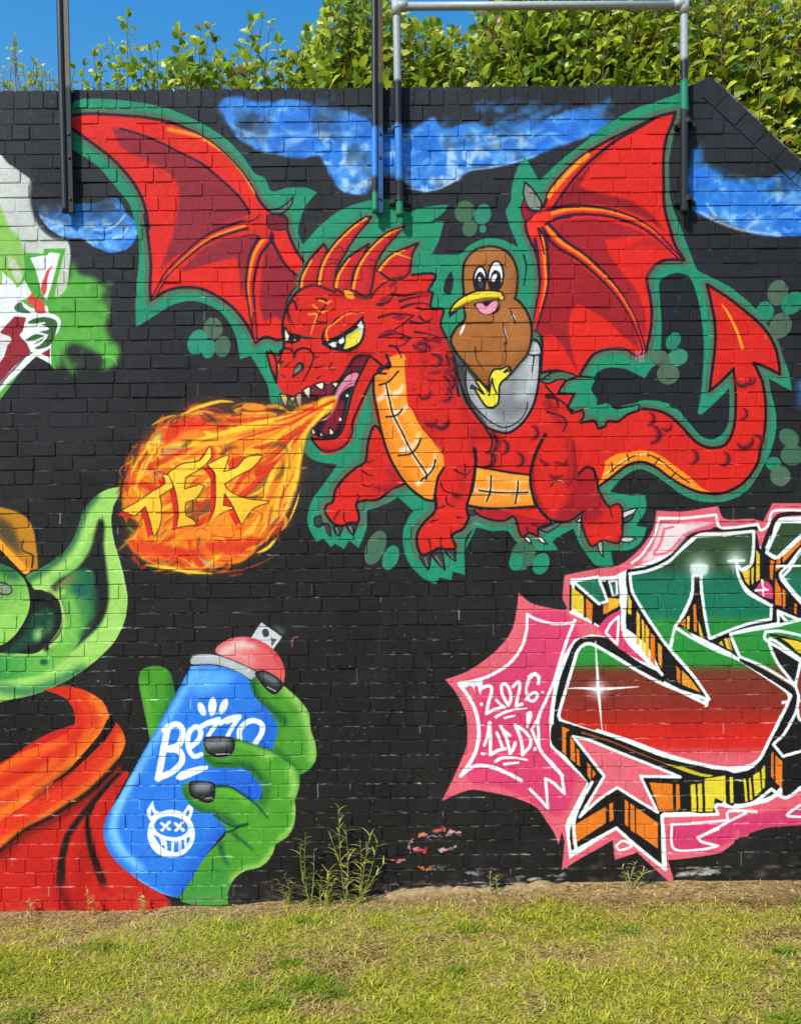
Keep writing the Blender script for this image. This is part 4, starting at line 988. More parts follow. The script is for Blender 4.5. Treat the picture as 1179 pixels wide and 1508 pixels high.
def mural_piece():
    """pink burst and lettering on the right"""
    PK, PK2 = (218, 66, 108), (228, 98, 114)
    S(0, 0, 1)
    cl = F(PK2, '831,847* 880,837 912,832 942,808 960,781 966,752* 1006,753 1057,745* 1067,764 1108,764 1123,768* 1137,741* 1200,741 1330,741 1350,900 1330,1100 1300,1216 1179,1216 1133,1219 1105,1227 1101,1232* 1082,1236 1080,1242 1060,1256 1030,1262 983,1267* 991,1295 988,1302* 968,1284 938,1256* 905,1267* 902,1238* 856,1264 827,1282* 831,1238* 827,1226* 822,1244* 815,1226 803,1208 790,1190 760,1176 715,1166 690,1164 650,1180* 670,1140 686,1100 688,1075 685,1050 672,1022 655,1001* 691,987 729,959 752,931 760,901 763,873* 782,888 813,896 834,897 828,880')
    clip(cl)
    F(PK, '690,1000* 740,985 770,950 780,905 834,905 860,960 850,1130 830,1200 790,1185 740,1160 690,1150 705,1080 700,1030', soft=3)
    F((212, 60, 108), '988,1215 1060,1210 1130,1196 1300,1180 1300,1210 1100,1230 1040,1255 990,1250', soft=2)
    clip()
    # inner white line of the burst
    S(640, 850)
    L(WHT, 5, '140,615 230,600 330,565 430,500 500,410 530,310 535,215* 590,245 690,270 800,265', w2=4)
    L(WHT, 4.5, '810,250 770,350 730,470 690,600 640,720 600,810 600,900 610,1000 680,1080 740,1150')
    L(WHT, 5.5, '145,625 200,700 240,790 255,900 240,1000 200,1080 150,1150* 230,1095 330,1100 430,1140 500,1179')
    S(780, 1020)
    L(WHT, 4.5, '0,560 60,620 105,670* 90,500* 130,520 200,585* 185,490*')
    L(WHT, 4.5, '10,215 60,330 120,410 185,480')
    # writing in the burst
    S(640, 850)
    W = WHT
    S(665, 980, 6.02)
    F(W, '55,155* 262,128 252,275* 226,185 206,178 204,245* 176,185 108,196')
    L(W, 5.4, '265,205 310,184 350,192 350,245 325,335 308,428* 375,392 455,372', w2=4.4); L(W, 4, '395,308 435,350 470,372')
    L(W, 4.8, '500,352 450,262 440,182 472,164 512,220 522,300 502,356'); L(W, 4.8, '540,190 592,145 602,200 582,290 570,360* 622,342')
    L(W, 5.2, '766,160 770,104 735,76 692,110 666,180 664,250 690,312 732,312 760,272 745,240 700,255 655,305', w2=4); L(W, 7, '690,105 735,75 775,110', w2=5)
    E(W, 805, 238, 14, 11); E(W, 262, 345, 15, 17)
    L(W, 5, '390,458 460,420 560,392 662,383', w2=2.4); L(W, 4, '470,466 560,446', w2=2.4)
    L(W, 6.4, '336,512 322,610 288,712', w2=4); L(W, 5, '336,520 342,640 342,792* 420,752 472,742'); L(W, 4.6, '400,600 425,660 455,742')
    L(W, 5, '432,538 460,590 492,670 516,782* 545,742 562,690'); L(W, 4.4, '440,560 515,622')
    L(W, 5, '562,530 592,600 620,690 626,792'); L(W, 4.8, '562,530 642,582 696,652 690,722 630,782')
    F(W, '664,420 700,405 716,442 692,510 666,562 658,480'); F(W, '762,450 792,440 762,510 698,588 732,500')
    E(W, 738, 742, 17, 18); E(W, 275, 785, 20, 13, 20)
    L(W, 5.4, '390,852 440,822 560,820 668,838', w2=2.6); L(W, 4.6, '465,876 590,862', w2=3)
    # white halo of the lettering
    S(0, 0, 1)
    halo = curve('840,852* 905,848* 916,842* 960,825 1000,800 1022,790* 1108,779* 1118,806* 1133,790* 1142,762* 1200,760 1330,760 1330,1170 1180,1166 1165,1160* 1150,1170 1130,1182 1085,1192 1053,1186* 1053,1200 975,1204* 979,1281* 945,1256 906,1221* 870,1240 838,1266* 832,1216 836,1205 864,1152* 835,1125 810,1100 808,1060 815,1010 830,965 845,942 870,934 895,938 910,945* 918,930* 882,924* 838,903*', True, True)
    put(cov_poly([halo]), WHT)
    ins = curve('845,857* 903,853* 916,920* 883,922* 845,898*', True, True)
    # black block
    blk = curve('846,858* 902,856* 914,897 883,924* 920,950 960,978 1002,995 1010,1010* 930,948 921,880 922,842* 964,830 1004,806 1024,793* 1106,784 1116,810* 1133,800 1142,770* 1200,768 1330,768 1330,1160 1180,1160 1152,1156* 1135,1172 1090,1184 1056,1178* 1050,1195 970,1199* 976,1276* 940,1246 906,1213* 870,1232 841,1252* 840,1216 866,1150* 838,1122 816,1092 813,1060 820,1010 835,968 850,945 870,938 900,944 960,976 1000,1000 1050,1032')
    put(cov_poly([curve('846,858* 902,856* 914,897* 883,922* 845,897*', True, True)]), (28, 25, 26))
    S(0, 0, 1)
    put(cov_poly([curve('864,938 895,940 930,956 985,990 1050,1035* 1052,1022 1000,960 960,900 930,850* 922,842* 964,830 1004,806 1024,793* 1106,784 1116,810* 1131,805 1142,770 1200,768 1330,768 1330,1160 1180,1158 1160,1153 1150,1158 1135,1172 1090,1184 1056,1178* 1050,1193 972,1197* 974,1274* 940,1246 906,1213* 870,1232 841,1252* 842,1216 868,1152* 838,1120 818,1090 815,1060 822,1010 836,968 848,945')]), (28, 25, 26))
    # face gradient
    face = ramp([(760, (52, 74, 48)), (835, (54, 80, 52)), (850, (30, 112, 84)), (905, (26, 116, 86)), (915, (48, 136, 60)), (975, (44, 142, 54)), (990, (120, 56, 40)), (1035, (140, 46, 36)), (1060, (176, 40, 30)), (1075, (206, 38, 30)), (1098, (214, 42, 36)), (1112, (226, 92, 104)), (1135, (230, 104, 116))])
    def white_edge(cs, w=4.6):
        O(WHT, w, cs)
    S(879, 730)
    # right letters beyond
    f3 = F(face, '1060,150* 1400,150* 1400,300 1179,230* 1040,360* 980,330*'); white_edge(f3)
    f4 = F(face, '1400,250* 1179,330 1110,430 1070,470* 1130,550 1179,600 1250,640* 1250,760 1400,800*'); white_edge(f4)
    f5 = F(face, '1050,670* 1179,720 1400,780 1400,1300* 1179,1300 1160,1250* 1150,1100 1179,960* 1060,860 990,800* 1120,820 1250,860* 1250,790 1100,730'); white_edge(f5)
    S(879, 730)
    big = F(face, '185,455* 300,430 400,390 480,320 575,235* 740,225 910,200* 905,300 890,400* 835,430* 805,395* 820,470 870,560 1010,640* 1005,715* 880,745 780,775 660,825* 640,800 620,680 605,560 600,460* 555,465* 550,560 510,660 450,760* 560,830 700,900 830,945* 770,800* 1000,760 1400,700 1400,1000 1179,950* 1000,830 1040,960 1150,1110 1140,1179 1060,1200 640,1300 640,1179* 560,1060 420,900 300,720 200,560')
    S(640, 850)
    base = F(face, '820,440* 850,400 890,385 940,400 1080,470 1250,570 1400,650 1560,730* 1570,690 1499,578 1359,418* 1389,290* 1560,370 1768,477 1950,590 2063,676* 2040,760 1953,971 1880,1060 1800,1112 1700,1125 1560,1090 1420,1060 1250,1010 1100,955 900,890 730,830 715,800*')
    white_edge(base, 5)
    S(879, 730)
    white_edge(big, 4.6)
    # repaint the joined inner area of the face without a seam
    S(0, 0, 1)
    put(cov_poly([curve('1040,980 1062,990 1110,1010 1150,1032 1120,1100 1085,1125 1040,1118 1000,1100 960,1085 1000,1050 1045,1040 1052,1028 1040,1000')]), face)
    put(cov_poly([curve('990,900 1040,960 1085,980 1080,975 1092,971 1088,990 1110,1010 1060,1060 1058,1010 1020,960')]), face)
    # black wedge between the two strokes with stripes
    F((28, 25, 26), '922,872* 926,864* 950,905 985,955 1045,1028* 1050,1036* 1000,1000 975,990 940,950 922,930')
    F(WHT, '921,925* 952,950 975,992* 940,975 912,950', a=1)
    S(879, 730)
    F(PK, '0,770* 60,700 140,660* 150,820 290,970* 200,930 120,880')
    LL(WHT, 4, '50,790 80,740 125,700* 115,860* 55,800', w2=4)
    L(WHT, 5, '165,560 165,810 280,930 375,1035'); L(WHT, 5, '0,870 130,950 300,1050 450,1120 640,1179')
    L((28, 25, 26), 4, '0,850 130,925 250,1000 380,1070')
    def bars(col_a, col_b, items):
        for i, s in enumerate(items): F(col_a if i % 2 == 0 else col_b, s, straight=True)
    Y1, O1 = (232, 196, 54), (230, 122, 36)
    bars(Y1, (236, 178, 48), ['178,570 198,580 198,690 178,680', '228,665 248,690 245,870 228,860', '258,710 272,730 272,910 258,890', '278,740 300,775 300,950 278,920'])
    bars(O1, (234, 150, 44), ['308,795 335,815 335,985 308,955', '350,850 375,870 375,1000 355,975', '458,985 480,1010 480,1090 460,1070', '490,1010 540,1060 600,1140 490,1095'])
    # inner triangle window
    F((28, 25, 26), '555,470* 595,468* 605,580 625,690 645,830* 560,780 455,755* 510,680 550,570')
    bars(O1, Y1, ['475,740 510,710 515,765', '520,700 535,695 535,775 520,770', '555,635 570,625 578,790 560,785', '585,720 600,760 618,830 592,805'])
    L(WHT, 4.4, '553,465 550,570 510,670 450,760'); L(WHT, 4.4, '600,462 607,580 625,700 650,825')
    L(WHT, 4.4, '450,760 560,830 700,900 820,950 960,1040 1100,1140 1115,1200')
    F((28, 25, 26), '690,850* 770,790* 820,940*', straight=True); bars(Y1, Y1, ['700,855 722,840 735,875', '735,830 750,822 775,895 750,885', '755,825 765,825 785,900 780,900'])
    L((28, 25, 26), 5, '660,840 770,790 900,750 1030,730', w2=5); L((28, 25, 26), 4.5, '1025,620 1025,735'); L(WHT, 4, '770,800 900,765 1050,740* 1045,665'); L(WHT, 4.4, '770,800 800,880 830,945'); L(WHT, 4.4, '655,828 780,775 900,735 1005,715* 1008,635')
    # black line on the lower right diagonal
    L((28, 25, 26), 5, '835,950 980,1035 1100,1110 1145,1150 1140,1200', w2=7); L(WHT, 4.4, '830,935 960,990 1080,1060 1150,1110 1168,1190')
    F((28, 25, 26), '985,795* 1060,810 1179,840 1400,900 1400,1000 1179,930 1080,860'); F(Y1, '1060,825* 1179,850 1179,915 1100,850', straight=False)
    L(WHT, 4.4, '975,790 970,830 1050,880 1179,960'); L(WHT, 4.4, '975,788 1060,785 1179,810')
    # crossing of the two upper letters
    F((28, 25, 26), '920,200* 940,300* 975,340* 1030,370* 1179,240 1179,330 1060,450 1080,520 1179,650 1179,700 1030,640* 1000,600 880,540 830,450* 890,410')
    bars(Y1, Y1, ['835,440 885,425 880,520 860,500', '893,420 908,410 905,510 893,515', '920,310 940,340 942,480 920,500'])
    bars(O1, O1, ['1000,370 1025,380 1015,490 1000,480', '1035,380 1060,350 1060,420 1032,440', '1070,340 1179,235 1179,280 1075,390', '1030,480 1065,540 1065,640 1028,630', '1072,540 1088,550 1088,655 1072,650', '1140,620 1155,630 1155,690 1140,680'])
    F(PK, '910,550* 950,490* 990,500 1015,540 1015,600* 960,585', straight=False); LL(WHT, 3.4, '955,490 960,530 985,545', '960,545 960,580', '915,548 990,545', w2=2)
    L(WHT, 4.4, '1179,310 1110,400 1060,460 1110,540 1179,620'); L(WHT, 4, '1040,408 1179,406', w2=3); L(WHT, 4.2, '905,210 905,310 890,400 835,430 805,395 825,480 880,555 1005,635')
    L(WHT, 4.6, '980,330 1040,360 1179,240'); L(WHT, 4.6, '980,330 1020,230 1050,155 1179,152')
    L((28, 25, 26), 5, '960,300 1000,200 1040,125 1110,105 1179,100', w2=5);
    L((28, 25, 26), 6, '185,440 300,420 420,360 560,215 730,195 920,190', w2=5); L((28, 25, 26), 4.6, '180,440 178,520 200,600', w2=3)
    L(WHT, 4.6, '187,452 300,432 420,375 575,235 740,222 905,205'); L(WHT, 4.6, '190,455 205,560 300,720 420,890 560,1050 650,1179')
    # white on top of the pink cloud
    L(WHT, 4.2, '355,130 500,130 690,110* 705,180 780,185 930,165* 950,200 990,170 1020,90 1179,85', w2=4)
    F((238, 226, 226), '370,160* 560,160 680,155* 560,200 480,280 420,340 250,390* 320,300 350,220', soft=2, a=.92)
    L((238, 104, 122), 4, '390,190 360,290 330,340 420,320 520,220 660,185', soft=.8); L((238, 104, 122), 3.4, '440,180 400,190'); L(WHT, 3.6, '355,140 330,230 260,340 200,390')
    # glints
    for x, y, r in ((590, 410, 30), (800, 370, 27)): spray((235, 245, 240), x, y, r, .95)
    F((226, 236, 232), '540,395* 640,395* 635,450 590,470 545,455', soft=1.2, a=.85); L(WHT, 4, '760,378 850,375', soft=1)
    # small detached block, upper left
    S(640, 850)
    F((36, 112, 84), '815,25* 940,0* 985,145* 930,145*', straight=True); O(WHT, 4.4, [curve('800,25* 945,-2* 1000,140* 950,155*', True, True)])
    bars(Y1, Y1, ['790,55 860,110 865,225 795,180']); bars(O1, O1, ['873,120 915,160 915,260 875,230', '975,165 1000,150 1000,210 975,215']); F((238, 178, 48), '1005,120* 1070,110* 1065,170* 1000,205*', straight=True)
    F((28, 25, 26), '990,20* 1060,10* 1070,125* 1010,120*', straight=True); O(WHT, 3.6, [curve('1010,25* 1050,20* 1055,100* 1030,105*', True, True)]); F((36, 112, 84), '1022,40* 1042,35* 1045,90* 1032,88*', straight=True)
    LL((28, 25, 26), 2.4, '868,115 870,230', '920,165 915,270', '785,50 785,190', '965,160 970,230', straight=True)
    # star glint
    spray((240, 236, 240), 945, 650, 24, 1.); L(WHT, 1.2, '765,645 850,643 945,650', w2=5); L(WHT, 5, '945,650 1050,643 1180,635', w2=1.2); L(WHT, 1.2, '930,370 938,520 945,650', w2=5); L(WHT, 5, '945,650 958,780 968,890', w2=1.)
    # lower star
    S(780, 1020)
    F((28, 25, 26), '165,165* 300,205 500,270 700,350 900,430 1179,470 1179,650 1080,640* 1070,705 760,705 750,1000* 620,900 500,775* 240,915* 235,790 340,525* 230,390 130,300 125,200')
    LL((150, 80, 36), 3, '300,232 470,285 650,360 780,410', w2=1.5)
    F((206, 194, 50), '770,410* 880,430 1000,470 1060,480 1020,490 930,470')
    st = F((230, 104, 118), '250,255* 340,275 500,340 700,420 870,490* 640,485* 690,590 740,695* 600,610 505,550* 400,620 290,720* 430,485* 340,370'); O(WHT, 4.4, st)
    bars(O1, O1, ['185,195 230,215 210,235 210,365 188,345', '232,250 258,290 262,405 235,390', '268,320 285,335 288,430 270,415', '330,400 355,430 352,515 332,480', '362,445 382,470 362,500'])
    bars(O1, O1, ['245,775 440,660 442,755 245,885', '458,645 480,635 485,735 460,750', '548,618 570,635 570,780 548,765', '580,640 605,660 608,815 580,795', '614,665 740,755 740,905 614,815', '690,520 825,530 830,685 750,690', '845,530 865,530 870,680 845,685'])
    bars((226, 204, 56), (222, 200, 54), ['930,535 958,530 965,690 935,690', '970,530 995,525 1000,690 975,690', '1010,500 1130,480 1135,640 1070,610 1060,690 1015,690', '1155,490 1175,490 1178,640 1158,640'])
    S(879, 1020)
    bars((226, 204, 56), (222, 200, 54), ['845,500 860,500 872,630 858,635', '875,495 888,495 900,620 885,625', '900,480 938,455 950,570 912,605', '948,420 970,400 972,550 955,560'])
    bars(O1, O1, ['1005,335 1020,345 1022,505 1008,490', '1030,360 1072,400 1072,560 1032,520'])
    L((28, 25, 26), 8, '930,440 990,350 1050,230 1120,80 1140,20', w2=6); L(WHT, 5, '0,220 200,285 400,360 600,415 750,440 880,425 940,385 1000,270 1080,110 1120,20', w2=5)
    L(WHT, 4.6, '1165,20 1150,110 1080,240 1020,300* 1075,370* 1179,340'); F((28, 25, 26), '1090,380* 1179,355* 1400,330 1400,560 1179,540* 1120,600* 1075,590 1075,400')
    L(WHT, 4.6, '375,715 700,705* 690,650 800,665 900,640 1010,560* 1090,610 1179,550', w2=5); L(WHT, 5, '375,715 385,850 395,1025* 240,900 110,785* 0,850'); L(WHT, 5, '0,850 -120,930* -135,760 -100,650 -30,520')
    # pink foot: white marks
    LL(WHT, 4, '430,765 600,755 760,740', '430,765 445,905 600,910 700,888* 590,850 720,770 860,700', '760,750 760,690 920,690', '730,640 820,690', '1179,650 1100,710 1179,720', '580,840 700,790')
    L(WHT, 3.6, '110,890 150,860 200,890 130,915 110,890'); F((28, 25, 26), '20,870* 110,855* 90,900* 95,960* 230,935* 260,960 300,1010 200,1010 90,960', a=0)
    g = np.random.default_rng(31)
    for i in range(6):
        x = 780+g.integers(60); L(PK2, 1.4, '%d,800 %d,%d' % (x, x, 830+g.integers(30)), w2=.8)

def mural_wear_and_joint_light():
    """chips, scuffs, dust, painted-in joint highlights: marks with their own shape"""
    S(0, 0, 1)
    g = np.random.default_rng(77)
    # overspray streaks and scratches on black
    lum = CV.mean(-1)
    for i in range(900):
        x = g.uniform(-240, 1420); y = g.uniform(170, 1330)
        iy, ix = int((y-PY0)*K), int((x-PX0)*K)
        if lum[iy, ix] > .24: continue
        th = g.uniform(0, 3.14); ln = g.uniform(1, 7)
        put(cov_stroke(np.array([[x, y], [x+ln*math.cos(th), y+ln*math.sin(th)]]), [g.uniform(.2, .55)]*2), (120, 122, 126), g.uniform(.15, .6))
    # bare chips: whitish, pink, red
    for i in range(520):
        x = g.uniform(-240, 1420); y = 880+460*g.random()**.7
        iy, ix = int((y-PY0)*K), int((x-PX0)*K)
        if lum[iy, ix] > .24: continue
        c = [(214, 210, 206), (190, 188, 186), (224, 110, 118), (206, 44, 46)][min(3, int(g.random()*4.6))if g.random() < .6 else 0]
        E(c, x, y, g.uniform(.4, 1.5), g.uniform(.3, 1.), g.uniform(0, 180), a=g.uniform(.4, .9))
    for (x, y, col) in ((610, 1252, (226, 130, 130)), (624, 1253, (214, 60, 66)), (650, 1252, (232, 170, 170)), (592, 1268, (226, 120, 110)), (628, 1278, (216, 120, 60)), (650, 1279, (90, 96, 100)), (694, 1285, (120, 128, 136)), (668, 1226, (232, 160, 160)), (645, 1224, (214, 90, 70)), (620, 1229, (226, 140, 100))):
        for _ in range(7):
            cx_, cy_ = x+g.normal(0, 5), y+g.normal(0, 1.6)
            p = np.array([[cx_+g.normal(0, 2.2), cy_+g.normal(0, 1.)] for _ in range(3)])
            put(cov_stroke(p, np.abs(g.normal(.9, .5, 3))+.3), col, g.uniform(.5, .95))
    fl = curve('602,1250 606,1240 614,1234 640,1232 676,1231 674,1240 670,1248 660,1254', False)
    for k in range(0, len(fl)-3, 2):
        if g.random() < .35: continue
        put(cov_stroke(fl[k:k+3]+g.normal(0, 1.2, (3, 2)), np.abs(g.normal(.6, .4, 3))+.2), (176, 170, 164) if g.random() < .7 else (220, 140, 136), g.uniform(.4, .9))
    L((222, 100, 110), 1.4, '430,952 431,940 438,938', a=.9)
    # worn paint and sun-catching mortar ledges, painted as pale dashes along the bed joints
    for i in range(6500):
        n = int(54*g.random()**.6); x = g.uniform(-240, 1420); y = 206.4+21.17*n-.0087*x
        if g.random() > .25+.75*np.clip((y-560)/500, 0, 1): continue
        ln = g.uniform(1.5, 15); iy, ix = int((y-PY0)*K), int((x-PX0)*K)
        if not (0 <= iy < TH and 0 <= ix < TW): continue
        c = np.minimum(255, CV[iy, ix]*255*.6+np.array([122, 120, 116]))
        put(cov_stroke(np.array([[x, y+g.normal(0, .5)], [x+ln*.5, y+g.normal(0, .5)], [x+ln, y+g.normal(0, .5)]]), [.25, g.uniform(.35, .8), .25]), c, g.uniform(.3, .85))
    for i in range(70):
        n = int(54*g.random()**.4); x = g.uniform(-240, 1420); y = 206.4+21.17*n-.0087*x
        put(cov_stroke(np.array([[x, y], [x+g.normal(0, .5), y+g.uniform(5, 20)]]), [g.uniform(.3, .7)]*2), (206, 204, 200), g.uniform(.3, .8))
    for i in range(60):
        t = g.random()**1.2; x, y = 1048+252*t, 112+237*t
        put(cov_stroke(np.array([[x, y+.5], [x+5, y+5.2], [x+g.uniform(6, 14), y+g.uniform(7, 12)]]), [g.uniform(.4, 1.6), g.uniform(.3, 1.3), .3]), (150, 150, 156), g.uniform(.3, .8))
    # dusty foot of the wall
    for i in range(420):
        x = g.uniform(-240, 1420); yb = 1346-.046*x; y = yb-abs(g.normal(0, 13))
        E((176, 150, 112) if g.random() < .6 else (120, 116, 112), x, y, g.uniform(2, 12), g.uniform(1, 3.2), g.normal(0, 8), a=g.uniform(.05, .3), soft=1.2)
    for s in ((560, 830, 1322, 1296), (1000, 1060, 1290, 1288)):
        for i in range(46):
            x = g.uniform(s[0], s[1]); y = np.interp(x, s[:2], s[2:])-abs(g.normal(0, 5))
            E((196, 190, 176), x, y, g.uniform(2, 9), g.uniform(.8, 2.4), g.normal(0, 8), a=g.uniform(.2, .6))
    # uneven, weathered film over everything
    n1 = noise2(60, 41, 4); n2 = noise2(5, 42, 2)
    CV[:] *= (.93+.10*n1+.07*n2)[..., None]
    np.clip(CV, 0, 1, out=CV)

def paint_mural():
    mural_ground(); mural_clouds(); mural_left_tag(); mural_dragon(); mural_head(); mural_bird()
    mural_creature(); mural_fire(); mural_can(); mural_piece(); mural_wear_and_joint_light()
# ---------------------------------------------------------------- helpers
def tag(o, label, cat, group=None):
    o['label'] = label; o['category'] = cat
    if group: o['group'] = group
    return o

def link(name, me, mat=None, parent=None, kind=None):
    if mat is not None and not me.materials: me.materials.append(mat)
    o = bpy.data.objects.new(name, me); C.objects.link(o)
    if parent is not None: o.parent = parent
    if kind: o['kind'] = kind
    return o

def empty(name, loc=(0, 0, 0)):
    o = bpy.data.objects.new(name, None); C.objects.link(o); o.location = loc
    o.empty_display_size = .1
    return o

def mesh_np(name, V, F_, smooth=False, tint=None):
    """V (n,3); F_ list of index arrays, each (m,k)"""
    me = bpy.data.meshes.new(name)
    V = np.asarray(V, np.float32)
    me.vertices.add(len(V)); me.vertices.foreach_set('co', V.ravel())
    loops = np.concatenate([np.asarray(f, np.int32).ravel() for f in F_])
    tot = np.concatenate([np.full(len(f), np.asarray(f).shape[1], np.int32) for f in F_])
    me.loops.add(len(loops)); me.loops.foreach_set('vertex_index', loops)
    me.polygons.add(len(tot))
    me.polygons.foreach_set('loop_start', np.r_[0, np.cumsum(tot)[:-1]].astype(np.int32))
    try: me.polygons.foreach_set('loop_total', tot)
    except Exception: pass
    me.polygons.foreach_set('use_smooth', np.full(len(tot), bool(smooth)))
    if tint is not None:
        a = me.color_attributes.new('tint', 'FLOAT_COLOR', 'POINT')
        t = np.ones((len(V), 4), np.float32); t[:, :3] = tint
        a.data.foreach_set('color', t.ravel())
    me.update(calc_edges=True); me.validate()
    return me

class MB:
    """collects pieces into one mesh"""
    def __init__(s): s.v = []; s.f = {}; s.n = 0
    def add(s, V, faces):
        V = np.asarray(V, np.float32); s.v.append(V)
        for f in faces: s.f.setdefault(len(f), []).append([i+s.n for i in f])
        s.n += len(V)
    def build(s, name, mat, parent=None, smooth=False, kind=None, loc=None):
        V = np.concatenate(s.v)
        if loc is not None: V = V-np.array(loc, np.float32)
        me = mesh_np(name, V, [np.array(q) for q in s.f.values()], smooth)
        return link(name, me, mat, parent, kind)
    def tube(s, pts, rad, n=12, cap=True):
        pts = [Vector(p) for p in pts]; m = len(pts)
        if not hasattr(rad, '__len__'): rad = [rad]*m
        vs_ = []; ref = None
        for i, p in enumerate(pts):
            d = (pts[min(i+1, m-1)]-pts[max(i-1, 0)]).normalized()
            if ref is None:
                ref = d.orthogonal().normalized()
            ref = (ref-d*ref.dot(d)).normalized(); b = d.cross(ref)
            for k in range(n):
                a = 2*math.pi*k/n; vs_.append(p+(ref*math.cos(a)+b*math.sin(a))*rad[i])
        fs = []
        for i in range(m-1):
            for k in range(n):
                a = i*n+k; b_ = i*n+(k+1) % n; fs.append((a, b_, b_+n, a+n))
        if cap:
            fs.append(tuple(range(n))[::-1]); fs.append(tuple(range((m-1)*n, m*n)))
        s.add(np.array([tuple(v) for v in vs_]), fs)
    def box(s, c, sz, rot=None, bev=0.):
        bm = bmesh.new(); bmesh.ops.create_cube(bm, size=1)
        for v in bm.verts: v.co = Vector((v.co.x*sz[0], v.co.y*sz[1], v.co.z*sz[2]))
        if bev: bmesh.ops.bevel(bm, geom=bm.edges[:], offset=bev, segments=2, affect='EDGES', profile=.6)
        M = Matrix.Translation(c) @ (rot.to_4x4() if rot is not None else Matrix.Identity(4))
        bm.verts.ensure_lookup_table(); bm.verts.index_update()
        V = [tuple(M @ v.co) for v in bm.verts]; fs = [[v.index for v in f.verts] for f in bm.faces]
        bm.free(); s.add(V, fs)

def new_mat(name, rough=.6, spec=.3):
    m = bpy.data.materials.new(name); m.use_nodes = True
    nt = m.node_tree; b = nt.nodes['Principled BSDF']
    b.inputs['Roughness'].default_value = rough; b.inputs['Specular IOR Level'].default_value = spec
    return m, nt, b

def nd(nt, t, **kw):
    n = nt.nodes.new(t)
    for k, v in kw.items():
        if k in n.inputs: n.inputs[k].default_value = v
        else: setattr(n, k, v)
    return n

def noise_nd(nt, scale, detail=4, rough=.6, vec=None, dist=0.):
    n = nd(nt, 'ShaderNodeTexNoise', Scale=scale, Detail=detail, Roughness=rough, Distortion=dist)
    if vec is not None: nt.links.new(vec, n.inputs['Vector'])
    return n

def ramp_nd(nt, fac, stops, interp='LINEAR'):
    r = nt.nodes.new('ShaderNodeValToRGB'); r.color_ramp.interpolation = interp
    e = r.color_ramp.elements
    while len(e) < len(stops): e.new(.5)
    for i, (p, c) in enumerate(stops):
        e[i].position = p; e[i].color = (*c, 1) if len(c) == 3 else c
    nt.links.new(fac, r.inputs['Fac']); return r

def srgb(r, g, b):
    f = lambda c: (c/255/12.92) if c/255 <= .04045 else ((c/255+.055)/1.055)**2.4
    return (f(r), f(g), f(b))

def math_nd(nt, op, a, b=None):
    n = nt.nodes.new('ShaderNodeMath'); n.operation = op
    for i, v in enumerate((a, b)):
        if v is None: continue
        if isinstance(v, (int, float)): n.inputs[i].default_value = v
        else: nt.links.new(v, n.inputs[i])
    return n.outputs[0]

def mix_col(nt, fac, a, b, mode='MIX'):
    n = nt.nodes.new('ShaderNodeMix'); n.data_type = 'RGBA'; n.blend_type = mode
    for i, v in ((0, fac), (6, a), (7, b)):
        if isinstance(v, (int, float)): n.inputs[i].default_value = v
        elif isinstance(v, tuple): n.inputs[i].default_value = (*v, 1)
        else: nt.links.new(v, n.inputs[i])
    return n.outputs[2]

# ---------------------------------------------------------------- materials
def make_paint_image():
    img = bpy.data.images.new('mural_paint', TW, TH, alpha=True)
    px = np.ones((TH, TW, 4), np.float32); px[..., :3] = CV[::-1]
    img.pixels.foreach_set(px.ravel()); img.update(); img.pack()
    return img

